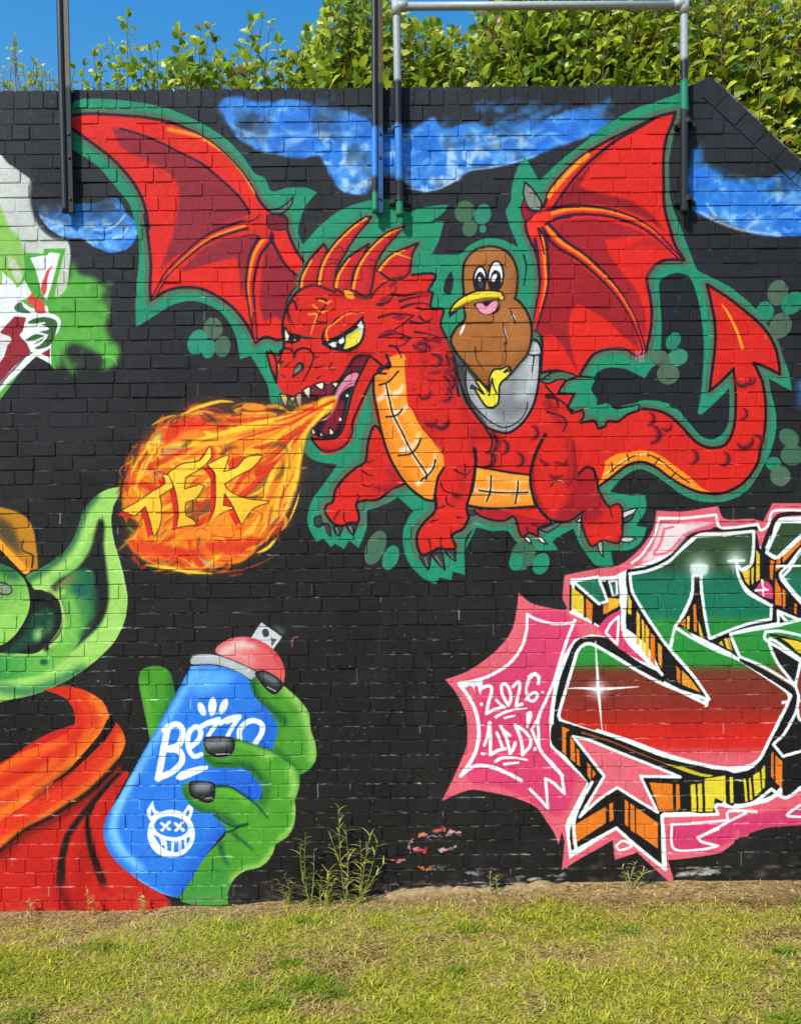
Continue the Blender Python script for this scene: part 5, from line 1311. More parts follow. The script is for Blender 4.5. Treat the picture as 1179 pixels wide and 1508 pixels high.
def wall_material(img):
    m, nt, b = new_mat('painted_brick', .5, .13)
    geo = nt.nodes.new('ShaderNodeNewGeometry'); sep = nt.nodes.new('ShaderNodeSeparateXYZ')
    nt.links.new(geo.outputs['Position'], sep.inputs[0])
    X, Z = sep.outputs['X'], math_nd(nt, 'SUBTRACT', sep.outputs['Z'], CAMZ)
    dx = math_nd(nt, 'DIVIDE', math_nd(nt, 'SUBTRACT', math_nd(nt, 'MULTIPLY', X, CT), math_nd(nt, 'MULTIPLY', Z, SN)), S_)
    up = math_nd(nt, 'DIVIDE', math_nd(nt, 'ADD', math_nd(nt, 'MULTIPLY', X, SN), math_nd(nt, 'MULTIPLY', Z, CT)), S_)
    u = math_nd(nt, 'DIVIDE', math_nd(nt, 'ADD', dx, HX-PX0), PX1-PX0)
    v = math_nd(nt, 'DIVIDE', math_nd(nt, 'ADD', up, PY1-HY), PY1-PY0)
    cmb = nt.nodes.new('ShaderNodeCombineXYZ'); nt.links.new(u, cmb.inputs[0]); nt.links.new(v, cmb.inputs[1])
    # a little paint creep so that edges follow the rough surface
    nz = noise_nd(nt, 90, 3, .6, geo.outputs['Position'])
    off = nt.nodes.new('ShaderNodeVectorMath'); off.operation = 'MULTIPLY_ADD'
    nt.links.new(nz.outputs['Color'], off.inputs[0]); off.inputs[1].default_value = (.0011, .0014, 0); nt.links.new(cmb.outputs[0], off.inputs[2])
    off2 = nt.nodes.new('ShaderNodeVectorMath'); off2.operation = 'SUBTRACT'; nt.links.new(off.outputs[0], off2.inputs[0]); off2.inputs[1].default_value = (.00055, .0007, 0)
    t = nt.nodes.new('ShaderNodeTexImage'); t.image = img; t.extension = 'CLIP'; t.interpolation = 'Cubic'
    nt.links.new(off2.outputs[0], t.inputs['Vector'])
    col = mix_col(nt, t.outputs['Alpha'], srgb(36, 36, 38), t.outputs['Color'])
    n1 = noise_nd(nt, 260, 3, .7, geo.outputs['Position'])
    fine = ramp_nd(nt, n1.outputs['Fac'], [(.25, (.80, .80, .80)), (.5, (1, 1, 1)), (.8, (1.0, 1.0, 1.0))])
    col = mix_col(nt, .55, col, fine.outputs['Color'], 'MULTIPLY')
    n4 = noise_nd(nt, 7, 4, .7, geo.outputs['Position'])
    mott = ramp_nd(nt, n4.outputs['Fac'], [(.3, (.86, .86, .86)), (.65, (1, 1, 1))])
    col = mix_col(nt, .8, col, mott.outputs['Color'], 'MULTIPLY')
    nt.links.new(col, b.inputs['Base Color'])
    # relief: brush wrinkles and the sandy face of the brick under the paint
    wr = noise_nd(nt, 34, 4, .65, geo.outputs['Position'], 1.6)
    fi = noise_nd(nt, 190, 4, .7, geo.outputs['Position'])
    rg = ramp_nd(nt, wr.outputs['Fac'], [(.40, (0, 0, 0)), (.5, (1, 1, 1)), (.60, (0, 0, 0))])
    h = math_nd(nt, 'ADD', math_nd(nt, 'MULTIPLY', rg.outputs['Color'], .22), math_nd(nt, 'ADD', math_nd(nt, 'MULTIPLY', fi.outputs['Fac'], .8), math_nd(nt, 'MULTIPLY', wr.outputs['Fac'], .8)))
    bp = nd(nt, 'ShaderNodeBump', Strength=.9, Distance=.0036); nt.links.new(h, bp.inputs['Height']); nt.links.new(bp.outputs[0], b.inputs['Normal'])
    rr = ramp_nd(nt, wr.outputs['Fac'], [(.3, (.42, .42, .42)), (.7, (.62, .62, .62))]); nt.links.new(rr.outputs['Color'], b.inputs['Roughness'])
    return m

def pipe_material(name, stops, rough=.45, metal=0., alt=None):
    """stops: [(z, srgb colour)] from the top down, sharp-ish paint changes up the post"""
    m, nt, b = new_mat(name, rough, .4)
    geo = nt.nodes.new('ShaderNodeNewGeometry'); sep = nt.nodes.new('ShaderNodeSeparateXYZ'); nt.links.new(geo.outputs['Position'], sep.inputs[0])
    nz = noise_nd(nt, 22, 4, .7, geo.outputs['Position'])
    z = math_nd(nt, 'ADD', sep.outputs['Z'], math_nd(nt, 'MULTIPLY', math_nd(nt, 'SUBTRACT', nz.outputs['Fac'], .5), .05))
    z0, z1 = 3.4, 4.9
    f = math_nd(nt, 'DIVIDE', math_nd(nt, 'SUBTRACT', z, z0), z1-z0)
    st = sorted([(max(0, min(1, (q-z0)/(z1-z0))), srgb(*c)) for q, c in stops], key=lambda a: a[0])
    r = ramp_nd(nt, f, st, 'LINEAR')
    n2 = noise_nd(nt, 60, 5, .75, geo.outputs['Position'])
    w = ramp_nd(nt, n2.outputs['Fac'], [(.3, (.7, .7, .7)), (.55, (1, 1, 1)), (.72, (1, 1, 1))])
    col = mix_col(nt, .8, r.outputs['Color'], w.outputs['Color'], 'MULTIPLY')
    sc = ramp_nd(nt, n2.outputs['Fac'], [(.70, (0, 0, 0)), (.76, (1, 1, 1))])
    col = mix_col(nt, math_nd(nt, 'MULTIPLY', sc.outputs['Color'], .45), col, srgb(150, 146, 140))
    nt.links.new(col, b.inputs['Base Color']); b.inputs['Metallic'].default_value = metal
    bp = nd(nt, 'ShaderNodeBump', Strength=.3, Distance=.002); nt.links.new(n2.outputs['Fac'], bp.inputs['Height']); nt.links.new(bp.outputs[0], b.inputs['Normal'])
    return m

def tint_material(name, rough=.5, spec=.3, trans=0., sat_noise=.0):
    m, nt, b = new_mat(name, rough, spec)
    a = nt.nodes.new('ShaderNodeVertexColor'); a.layer_name = 'tint'
    geo = nt.nodes.new('ShaderNodeNewGeometry')
    nz = noise_nd(nt, 55, 3, .6, geo.outputs['Position'])
    w = ramp_nd(nt, nz.outputs['Fac'], [(.3, (.78, .8, .7)), (.7, (1.12, 1.1, 1.05))])
    col = mix_col(nt, .7, a.outputs['Color'], w.outputs['Color'], 'MULTIPLY')
    nt.links.new(col, b.inputs['Base Color'])
    if trans:
        tr = nt.nodes.new('ShaderNodeBsdfTranslucent'); nt.links.new(mix_col(nt, .5, col, (.5, .6, .05), 'MIX'), tr.inputs['Color'])
        mx = nt.nodes.new('ShaderNodeMixShader'); mx.inputs[0].default_value = trans
        nt.links.new(b.outputs[0], mx.inputs[1]); nt.links.new(tr.outputs[0], mx.inputs[2])
        nt.links.new(mx.outputs[0], nt.nodes['Material Output'].inputs['Surface'])
    return m

def simple_mat(name, col, rough=.7, var=.3, scale=30, bump=.3, bdist=.004):
    m, nt, b = new_mat(name, rough, .3)
    geo = nt.nodes.new('ShaderNodeNewGeometry')
    nz = noise_nd(nt, scale, 5, .7, geo.outputs['Position'])
    w = ramp_nd(nt, nz.outputs['Fac'], [(.25, tuple(c*(1-var) for c in col)), (.75, tuple(min(1, c*(1+var)) for c in col))])
    nt.links.new(w.outputs['Color'], b.inputs['Base Color'])
    bp = nd(nt, 'ShaderNodeBump', Strength=bump, Distance=bdist); nt.links.new(nz.outputs['Fac'], bp.inputs['Height']); nt.links.new(bp.outputs[0], b.inputs['Normal'])
    return m

def ground_material():
    m, nt, b = new_mat('dry_turf_soil', .95, .1)
    geo = nt.nodes.new('ShaderNodeNewGeometry')
    n1 = noise_nd(nt, 3.2, 5, .6, geo.outputs['Position']); n2 = noise_nd(nt, 70, 5, .75, geo.outputs['Position']); n3 = noise_nd(nt, 16, 4, .7, geo.outputs['Position'])
    c1 = ramp_nd(nt, n2.outputs['Fac'], [(.25, srgb(96, 74, 44)), (.45, srgb(158, 124, 76)), (.6, srgb(190, 154, 98)), (.8, srgb(214, 184, 128))])
    c2 = ramp_nd(nt, n2.outputs['Fac'], [(.3, srgb(48, 38, 20)), (.5, srgb(92, 70, 36)), (.75, srgb(150, 116, 62))])
    sep = nt.nodes.new('ShaderNodeSeparateXYZ'); nt.links.new(geo.outputs['Position'], sep.inputs[0])
    d = math_nd(nt, 'ADD', math_nd(nt, 'MULTIPLY', sep.outputs['Y'], -3.2), math_nd(nt, 'MULTIPLY', math_nd(nt, 'SUBTRACT', n3.outputs['Fac'], .5), 1.1))
    f = ramp_nd(nt, d, [(.35, (0, 0, 0)), (.95, (1, 1, 1))])
    nt.links.new(mix_col(nt, f.outputs['Color'], c1.outputs['Color'], c2.outputs['Color']), b.inputs['Base Color'])
    bp = nd(nt, 'ShaderNodeBump', Strength=.8, Distance=.012); nt.links.new(n2.outputs['Fac'], bp.inputs['Height']); nt.links.new(bp.outputs[0], b.inputs['Normal'])
    return m

# ---------------------------------------------------------------- ground
def vnoise(x, y, cell, seed):
    g = np.random.default_rng(seed); n = 512
    a = g.random((n, n))
    u = np.asarray(x)/cell+200; v = np.asarray(y)/cell+200
    i = np.floor(u).astype(int); j = np.floor(v).astype(int); fu = u-i; fv = v-j
    fu = fu*fu*(3-2*fu); fv = fv*fv*(3-2*fv)
    A = lambda p, q: a[p % n, q % n]
    return (A(i, j)*(1-fu)+A(i+1, j)*fu)*(1-fv)+(A(i, j+1)*(1-fu)+A(i+1, j+1)*fu)*fv

def ground_h(x, y):
    x = np.asarray(x, float); y = np.asarray(y, float)
    near = np.clip(1-np.maximum(np.abs(x)-5, 0)/3, 0, 1)
    return ground_z(x)+near*((vnoise(x, y, .55, 1)-.5)*.035+(vnoise(x, y, .12, 2)-.5)*.014)+near*.03*np.clip((y+.22)/.25, 0, 1)*(vnoise(x, y, .3, 3))

def build_ground():
    xs = np.unique(np.r_[np.linspace(-300, -8, 14), np.linspace(-8, -3.6, 30), np.linspace(-3.6, 3.6, 190), np.linspace(3.6, 8, 30), np.linspace(8, 300, 14)])
    ys = np.unique(np.r_[np.linspace(-300, -8, 14), np.linspace(-8, -2.2, 26), np.linspace(-2.2, .2, 90), np.linspace(.2, 8, 16), np.linspace(8, 300, 12)])
    Xg, Yg = np.meshgrid(xs, ys); Z = ground_h(Xg, Yg)
    V = np.stack([Xg, Yg, Z], -1).reshape(-1, 3); nx = len(xs); ny = len(ys)
    i, j = np.meshgrid(np.arange(nx-1), np.arange(ny-1)); a = (j*nx+i).ravel()
    me = mesh_np('ground', V, [np.stack([a, a+1, a+1+nx, a+nx], 1)], True)
    o = link('ground', me, ground_material()); o['kind'] = 'structure'
    # raised bank of soil behind the wall, where the shrubs are rooted
    bx = np.linspace(-9, 9, 40); by = np.linspace(.34, 9, 18)
    Xg, Yg = np.meshgrid(bx, by); Z = 2.9+(vnoise(Xg, Yg, .8, 5)-.5)*.2-np.clip(Xg-2.4, 0, 9)*.35
    V = np.stack([Xg, Yg, Z], -1).reshape(-1, 3); nx = len(bx)
    i, j = np.meshgrid(np.arange(nx-1), np.arange(len(by)-1)); a = (j*nx+i).ravel()
    o = link('bank', mesh_np('bank', V, [np.stack([a, a+1, a+1+nx, a+nx], 1)], True), simple_mat('bank_soil', (.09, .065, .04), .95, .4, 9, .6, .03)); o['kind'] = 'structure'

# ---------------------------------------------------------------- the wall
JT = 3.941; PITCH = .07473
TOPZ = 4.20; HEADZ = 4.103
GAB = [(1012, 127), (1048, 112), (1300, 349)]       # rise, peak and falling rake of the right-hand end (photo pixels)

def brick_poly(poly, depth=.06, rim=.0016, inset=.0021, jit=None, cham=.004):
    """rounded brick from a convex polygon (list of (x,z)), front face at y=0 -> verts, faces"""
    P = np.array(poly, float); n = len(P); q = []
    for i in range(n):
        a, b, c = P[i-1], P[i], P[(i+1) % n]
        la, lc = np.hypot(*(a-b)), np.hypot(*(c-b)); k = min(cham, la*.3, lc*.3)
        q.append(b+(a-b)/la*k); q.append(b+(c-b)/lc*k)
    q = np.array(q); m = len(q); cen = q.mean(0)
    if jit is not None: q = q+jit.normal(0, .0008, q.shape)
    ex = np.array([np.ptp(q[:, 0]), np.ptp(q[:, 1])])/2
    k = 1-np.minimum(.45, inset/np.maximum(ex, .005))
    f = cen+(q-cen)*k
    if jit is not None: f = f+jit.normal(0, .0007, f.shape)
    yj = (jit.normal(0, .0005, m) if jit is not None else np.zeros(m))
    V = [(x, depth, z) for x, z in q]+[(x, rim, z) for x, z in q]+[(x, y, z) for (x, z), y in zip(f, yj)]
    fs = []
    for r in range(2):
        for i in range(m):
            j = (i+1) % m; fs.append((r*m+i, r*m+j, (r+1)*m+j, (r+1)*m+i))
    fs.append(tuple(range(2*m, 3*m)))
    return np.array(V), fs

def clip_poly(poly, p, nrm):
    """keep the side where (x-p).n <= 0"""
    out = []
    n = len(poly)
    for i in range(n):
        a, b = np.array(poly[i]), np.array(poly[(i+1) % n]); da = (a-p) @ nrm; db = (b-p) @ nrm
        if da <= 0: out.append(tuple(a))
        if da*db < 0: out.append(tuple(a+(b-a)*da/(da-db)))
    return out

def area(p):
    p = np.array(p); x, y = p[:, 0], p[:, 1]
    return abs(np.dot(x, np.roll(y, -1))-np.dot(y, np.roll(x, -1)))/2

def build_wall(mat):
    g = np.random.default_rng(11)
    wall = empty('brick_wall', (0, 0, 0))
    tag(wall, 'tall painted brick wall covered with the dragon and graffiti mural', 'wall')
    XL, XR = W(-760, 500).x, W(1960, 500).x
    w2 = lambda a: np.array([W(*a).x, W(*a).z])
    g0, g1, g2 = (w2(a) for a in GAB)
    d = (g2-g1)/np.hypot(*(g2-g1)); nrm = np.array([-d[1], d[0]]); nrm = nrm if nrm[1] > 0 else -nrm
    rake_th = 31*S_
    pin = g1-nrm*(rake_th+.004)          # underside of the raking course
    d0 = (g1-g0)/np.hypot(*(g1-g0)); n0 = np.array([-d0[1], d0[0]])
    lowz = g2[1]                         # height of the wall beyond the rake
    bricks = []                          # (polygon, depth)
    zs = [HEADZ, HEADZ-.081]; z = JT
    while z > -.35: zs.append(z); z -= PITCH
    for r in range(len(zs)-1):
        zt, zb = zs[r], zs[r+1]
        x = XL-g.uniform(0, .2)
        prev = 0
        while x < XR:
            u = g.random()
            wpx = g.choice([26, 28, 29]) if (u < .42 and prev < 2) else (g.choice([40, 43]) if u < .5 else g.choice([54, 56, 58]))
            prev = prev+1 if wpx < 30 else 0
            wd = wpx*S_
            gp = .0048
            poly = [(x+gp/2, zb+gp/2), (x+wd-gp/2, zb+gp/2), (x+wd-gp/2, zt-gp/2), (x+gp/2, zt-gp/2)]
            cut = False
            if x+wd > g0[0]-.05:
                p2 = clip_poly(poly, pin, nrm)
                if len(p2) >= 3 and p2[0][0] < 3 or True:
                    if len(p2) < 3 or area(p2) < 2e-4: x += wd; continue
                    cut = (len(p2) != 4) or abs(area(p2)-area(poly)) > 1e-6
                    poly = p2
            bricks.append([poly, wpx, cut, 0]); x += wd
    # extra bricks filling the little gable above the level top
    for zt, zb in ((TOPZ-.002, HEADZ),):
        x = W(1014, 140).x
        while x < W(1110, 140).x:
            wd = g.choice([28, 40])*S_
            p2 = clip_poly([(x+.003, zb+.003), (x+wd-.003, zb+.003), (x+wd-.003, zt-.003), (x+.003, zt-.003)], pin, nrm)
            p2 = clip_poly(p2, g0-n0*.004, n0) if len(p2) >= 3 else p2
            if len(p2) >= 3 and area(p2) > 2e-4: bricks.append([p2, 28, True, 0])
            x += wd
    # which 300 become bricks of their own: the largest in the picture, nearest its middle first
    def inframe(p):
        c = np.mean(p, 0); dx = (c[0]*CT-(c[1]-CAMZ)*SN)/S_+HX; up = HY-(c[0]*SN+(c[1]-CAMZ)*CT)/S_
        return 20 < dx < 1160 and 165 < up < 1300, math.hypot(dx-589, up-760)
    cand = []
    for i, b in enumerate(bricks):
        ok, dist = inframe(b[0])
        if ok and not b[2]: cand.append((-round(area(b[0])*2000), dist, i))
    cand.sort(); single = set(i for _, _, i in cand[:286])
    cache = {}
    rest = MB()
    k = 0
    for i, (poly, wpx, cut, _) in enumerate(bricks):
        yo = g.normal(0, .0016)+(.003 if g.random() < .03 else 0); rz = g.normal(0, .008); rx = g.normal(0, .011)
        c = np.mean(poly, 0)
        if i in single:
            h = round((poly[2][1]-poly[0][1])*1000)
            key = (wpx, h, int(g.integers(4)))
            if key not in cache:
                P = np.array(poly)-c
                V, fs = brick_poly(P, jit=np.random.default_rng(key[2]*97+wpx))
                mb = MB(); mb.add(V, fs)
                cache[key] = mesh_np('brick', np.concatenate(mb.v), [np.array(q) for q in mb.f.values()])
                cache[key].materials.append(mat)
            o = link('brick', cache[key], None, wall)
            o.location = (c[0], yo, c[1]); o.rotation_euler = (rx, 0, rz)
        else:
            V, fs = brick_poly(np.array(poly)-c, jit=g)
            M = np.array(Matrix.Rotation(rz, 3, 'Z') @ Matrix.Rotation(rx, 3, 'X'))
            rest.add(V @ M.T+np.array([c[0], yo, c[1]]), fs)
    # brick-on-edge course along the level top: every one in view is its own brick up to the limit
    x = XL; hw = 21.2*S_; n_own = 0
    while x < g0[0]-.01:
        wd = min(hw*g.uniform(.94, 1.06), g0[0]-x)
        poly = [(x+.003, HEADZ+.003), (x+wd-.003, HEADZ+.003), (x+wd-.003, TOPZ+g.normal(0, .0012)), (x+.003, TOPZ+g.normal(0, .0012))]
        c = np.mean(poly, 0); V, fs = brick_poly(np.array(poly)-c, depth=.215, jit=g)
        V = V+np.array([c[0], g.normal(0, .0012), c[1]]); rest.add(V, fs); x += wd
    # raking course: big bricks laid square to the slope
    def ang_brick(a, b, th, nn, yo):
        P = np.array([a-nn*th, b-nn*th, b, a]); c = P.mean(0); V, fs = brick_poly(P-c, depth=.24, jit=g, cham=.002)
        mb = MB(); mb.add(V, fs); me = mesh_np('coping_brick', np.concatenate(mb.v), [np.array(q) for q in mb.f.values()]); me.materials.append(mat)
        o = link('coping_brick', me, None, wall); o.location = (c[0], yo, c[1])
    ang_brick(g0+d0*.004, g1-d0*.012, 24*S_, n0, -.001)
    t = .004; Lr = np.hypot(*(g2-g1)); lens = [34, 40, 40, 38, 36, 38, 40, 36, 40, 38, 36]; i = 0
    while t < Lr-.03:
        ln = min(lens[i % len(lens)]*S_, Lr-t); a = g1+d*t; b = g1+d*(t+ln-.0035)
        ang_brick(a, b, rake_th, nrm, g.normal(-.0012, .001)); t += ln; i += 1
    # level coping beyond the rake
    x = g2[0]
    while x < XR:
        wd = hw; poly = [(x+.003, lowz-.1), (x+wd-.003, lowz-.1), (x+wd-.003, lowz), (x+.003, lowz)]
        c = np.mean(poly, 0); V, fs = brick_poly(np.array(poly)-c, depth=.215, jit=g); rest.add(V+np.array([c[0], 0, c[1]]), fs); x += wd
    link('brickwork', mesh_np('brickwork', np.concatenate(rest.v), [np.array(q) for q in rest.f.values()]), mat, wall, 'stuff')
    # mortar body: solid core of the wall, recessed behind the brick faces
    out = [(XL, -.4), (XR, -.4), (XR, lowz-.004), (g2[0], lowz-.004), tuple(g1-nrm*.004), tuple(g0-n0*.004), (XL, TOPZ-.005)]
    bm = bmesh.new()
    fr = [bm.verts.new((x, .0034, z)) for x, z in out]; f = bm.faces.new(fr)
    r = bmesh.ops.extrude_face_region(bm, geom=[f]); bmesh.ops.translate(bm, vec=(0, .32, 0), verts=[v for v in r['geom'] if isinstance(v, bmesh.types.BMVert)])
    bmesh.ops.recalc_face_normals(bm, faces=bm.faces[:])
    me = bpy.data.meshes.new('mortar'); bm.to_mesh(me); bm.free(); link('mortar', me, mat, wall)
    # exposed concrete footing on the right, worn and dusty
    fx = np.linspace(W(535, 1320).x, W(1000, 1300).x, 150); mb = MB(); V = []
    for x in fx:
        t = (x-fx[0])/(fx[-1]-fx[0]); e = min(1, t*8, (1-t)*3)
        zt = ground_z(x)+.004+e*(.006+.024*vnoise(x, 0, .05, 9)+.018*vnoise(x, 0, .22, 10))+.006*vnoise(x, 0, .02, 14)
        pr = .012+e*(.006+.03*vnoise(x, 0, .05, 12)+.03*vnoise(x, 0, .3, 13))
        V += [(x, .02, zt+.012), (x, -pr*.55, zt), (x, -pr, zt-.010), (x, -pr-.012, ground_z(x)-.06)]
    fs = [(i*4+k, i*4+k+1, i*4+k+5, i*4+k+4) for i in range(len(fx)-1) for k in range(3)]
    mb.add(np.array(V), [tuple(reversed(f)) for f in fs])
    mb.build('footing', simple_mat('dusty_concrete', srgb(160, 132, 92), .9, .45, 30, .9, .014), wall)
    return wall

# ---------------------------------------------------------------- posts and pipe frame
def build_posts():
    BLK, BLU, GR_, GALV = (34, 36, 40), (58, 134, 222), (40, 134, 100), (168, 172, 176)
    Zp = lambda py: W(580, py).z
    steel = pipe_material('black_post_paint', [(3.4, BLK), (4.9, (44, 46, 48))])
    barm = pipe_material('weathered_bar', [(3.4, (28, 30, 34)), (Zp(134), (30, 32, 36)), (Zp(126), (104, 98, 84)), (4.9, (92, 88, 78))], .7)
    timb = pipe_material('brown_bar', [(3.4, (32, 40, 56)), (Zp(270), (36, 84, 140)), (Zp(200), (40, 90, 150)), (Zp(190), (28, 30, 34)), (Zp(132), (28, 30, 34)), (Zp(126), (92, 66, 48)), (4.9, (80, 58, 44))], .75)  # below the wall top, darkened blue stands in for the post's shadow
    midm = pipe_material('post_paint_bands', [(Zp(315), GR_), (Zp(293), GR_), (Zp(287), BLK), (Zp(271), BLK), (Zp(263), BLU), (Zp(198), BLU), (Zp(192), BLK), (4.9, (40, 42, 46))])
    pm = pipe_material('galvanised_and_mural_paint', [(Zp(318), GR_), (Zp(300), GR_), (Zp(296), BLK), (Zp(276), BLK), (Zp(270), BLU), (Zp(196), BLU), (Zp(190), BLK), (Zp(131), BLK), (Zp(127), GALV), (4.9, GALV)], .4)
    pr = pipe_material('galvanised_green_black', [(3.4, BLK), (Zp(176), BLK), (Zp(172), GR_), (Zp(134), GR_), (Zp(129), BLK), (Zp(101), BLK), (Zp(97), GALV), (4.9, GALV)], .4)
    galv = pipe_material('galvanised_pipe', [(3.4, GALV), (4.9, (176, 180, 184))], .38)
    bolt = simple_mat('black_bolt', (.02, .02, .024), .5, .3, 40)

    def post(name, label, px_top, px_bot, ybot, tube_w, bar_w, mt, mbar):
        y = -.045
        root = empty(name, W(px_bot, ybot, 0)); tag(root, label, 'post'); L0 = root.location
        a = W(px_bot, ybot, y); b = W(px_top, 5, y); c = a+(b-a)*1.45
        mb = MB(); mb.tube([a, a+(b-a)*.02, b, c], [tube_w*.5*S_*.96, tube_w*.5*S_, tube_w*.5*S_, tube_w*.5*S_], 16); o = mb.build('tube', mt, root, True, loc=L0)
        off = (tube_w*.78+bar_w)*.5*S_
        mb = MB(); d = (c-a); mid = (a+c)/2+Vector((off, .004, 0)); ln = d.length
        rot = Matrix.Rotation(math.atan2(d.x, d.z), 3, 'Y')
        mb.box(mid, (bar_w*S_, .012, ln), rot, .002); bar = mb.build('bar', mbar, root, loc=L0)
        for t in (.07, .28, .40):
            p = a+(c-a)*t*.65+Vector((off, -.002, 0)); mb = MB(); mb.tube([p, p+Vector((0, -.007, 0))], .007, 6); mb.build('bolt', bolt, root, loc=L0)
        # fixing plates that hold the post to the brickwork
        for t in (.05, .42):
            p = a+(c-a)*t*.65; mb = MB(); mb.box(Vector((p.x+.008, -.012, p.z)), (.03, .06, .05), None, .003); mb.build('bracket', bolt, root, loc=L0)
    post('steel_post', 'black steel post with grey flat bar beside the dragon wing tip and small cloud', 88, 96, 313, 9.5, 8.5, steel, barm)
    post('steel_post', 'black steel post with brown bar beside the grey pipe frame', 551, 552, 313, 9, 8.5, midm, timb)

    root = empty('pipe_frame', W(588, 318, 0)); tag(root, 'galvanised goal-shaped pipe frame fixed to the wall, lower legs painted', 'frame'); L0 = root.location
    y = -.05; r = 5.6*S_
    A0, A1 = W(588.5, 318, y), W(583.5, 9, y); B0, B1 = W(1007, 313, y), W(1007, 7, y)
    for a, b, mt in ((A0, A1, pm), (B0, B1, pr)):
        mb = MB(); mb.tube([a, a+(b-a)*.01, a+(b-a)*.99, b], [r*.85, r, r, r], 18); up = mb.build('upright', mt, root, True, loc=L0)
        mb = MB(); mb.tube([b+Vector((0, 0, -.05)), b+Vector((0, 0, .03))], r*1.28, 18); mb.build('elbow_fitting', galv, root, True, loc=L0)
    mb = MB(); mb.tube([A1+Vector((-.01, 0, .0)), A1+(B1-A1)*.5, B1+Vector((.01, 0, 0))], r*.98, 18); mb.build('crossbar', galv, root, True, loc=L0)
    for s_, b in ((1, A1), (-1, B1)):
        mb = MB(); mb.tube([b, b+Vector((s_*.055, 0, 0))], r*1.28, 18); mb.build('elbow_fitting', galv, root, True, loc=L0)
    for (px, py, mt) in ((586, 193, midm), (1007, 187, bolt), (588, 300, bolt), (1007, 300, bolt)):
        p = W(px, py, 0); mb = MB()
        mb.tube([Vector((p.x, y, p.z-.012)), Vector((p.x, y, p.z+.012))], r*1.22, 16)
        mb.box(Vector((p.x, -.006, p.z)), (.115, .010, .026), None, .003)
        for s_ in (-1, 1):
            mb.box(Vector((p.x+s_*.028, -.024, p.z)), (.008, .036, .024), None, .002)
            mb.tube([Vector((p.x+s_*.046, -.010, p.z)), Vector((p.x+s_*.046, -.021, p.z))], .007, 6)
        mb.build('clamp', mt, root, loc=L0)

# ---------------------------------------------------------------- foliage
def leaf_shape(kind, tint):
    """one curled leaf about 1 long, base at the origin, growing along +y, face up +z"""
    if kind == 0: half = [(0, .0), (.24, .14), (.33, .38), (.25, .68), (0, 1.0)]
    elif kind == 1: half = [(0, .0), (.34, .05), (.42, .32), (.22, .52), (.30, .66), (0, 1.0)]
    else: half = [(0, .0), (.16, .18), (.22, .45), (.15, .75), (0, 1.02)]
    mid = [(0, y) for _, y in half]
    zf = lambda x, y: -.35*x*x*0+.30*abs(x)-.30*(y-.35)**2*(1 if y > .35 else .2)
    V = []; n = len(half)
    for x, y in half: V.append((x, y, zf(x, y)))
    for x, y in half: V.append((-x, y, zf(x, y)))
    for _, y in half: V.append((0, y, zf(0, y)))
    fs = []
    for i in range(n-1):
        a, b = i, i+1; m0, m1 = 2*n+i, 2*n+i+1
        if i == 0: fs.append((m0, b, m1)); fs.append((m0, m1, n+b))
        elif i == n-2: fs.append((m0, a, m1)); fs.append((m0, m1, n+a))
        else: fs.append((m0, a, b, m1)); fs.append((m0, m1, n+b, n+a))
    V = np.array(V, np.float32)
    return V, fs

LEAF = [leaf_shape(k, None) for k in range(3)]

def euler_basis(d, up_hint):
    """rows: local x, y (=direction), z (=leaf face) as world vectors"""
    y = d/np.linalg.norm(d); z = up_hint-y*np.dot(up_hint, y); z /= np.linalg.norm(z)+1e-9
    return np.stack([np.cross(y, z), y, z])

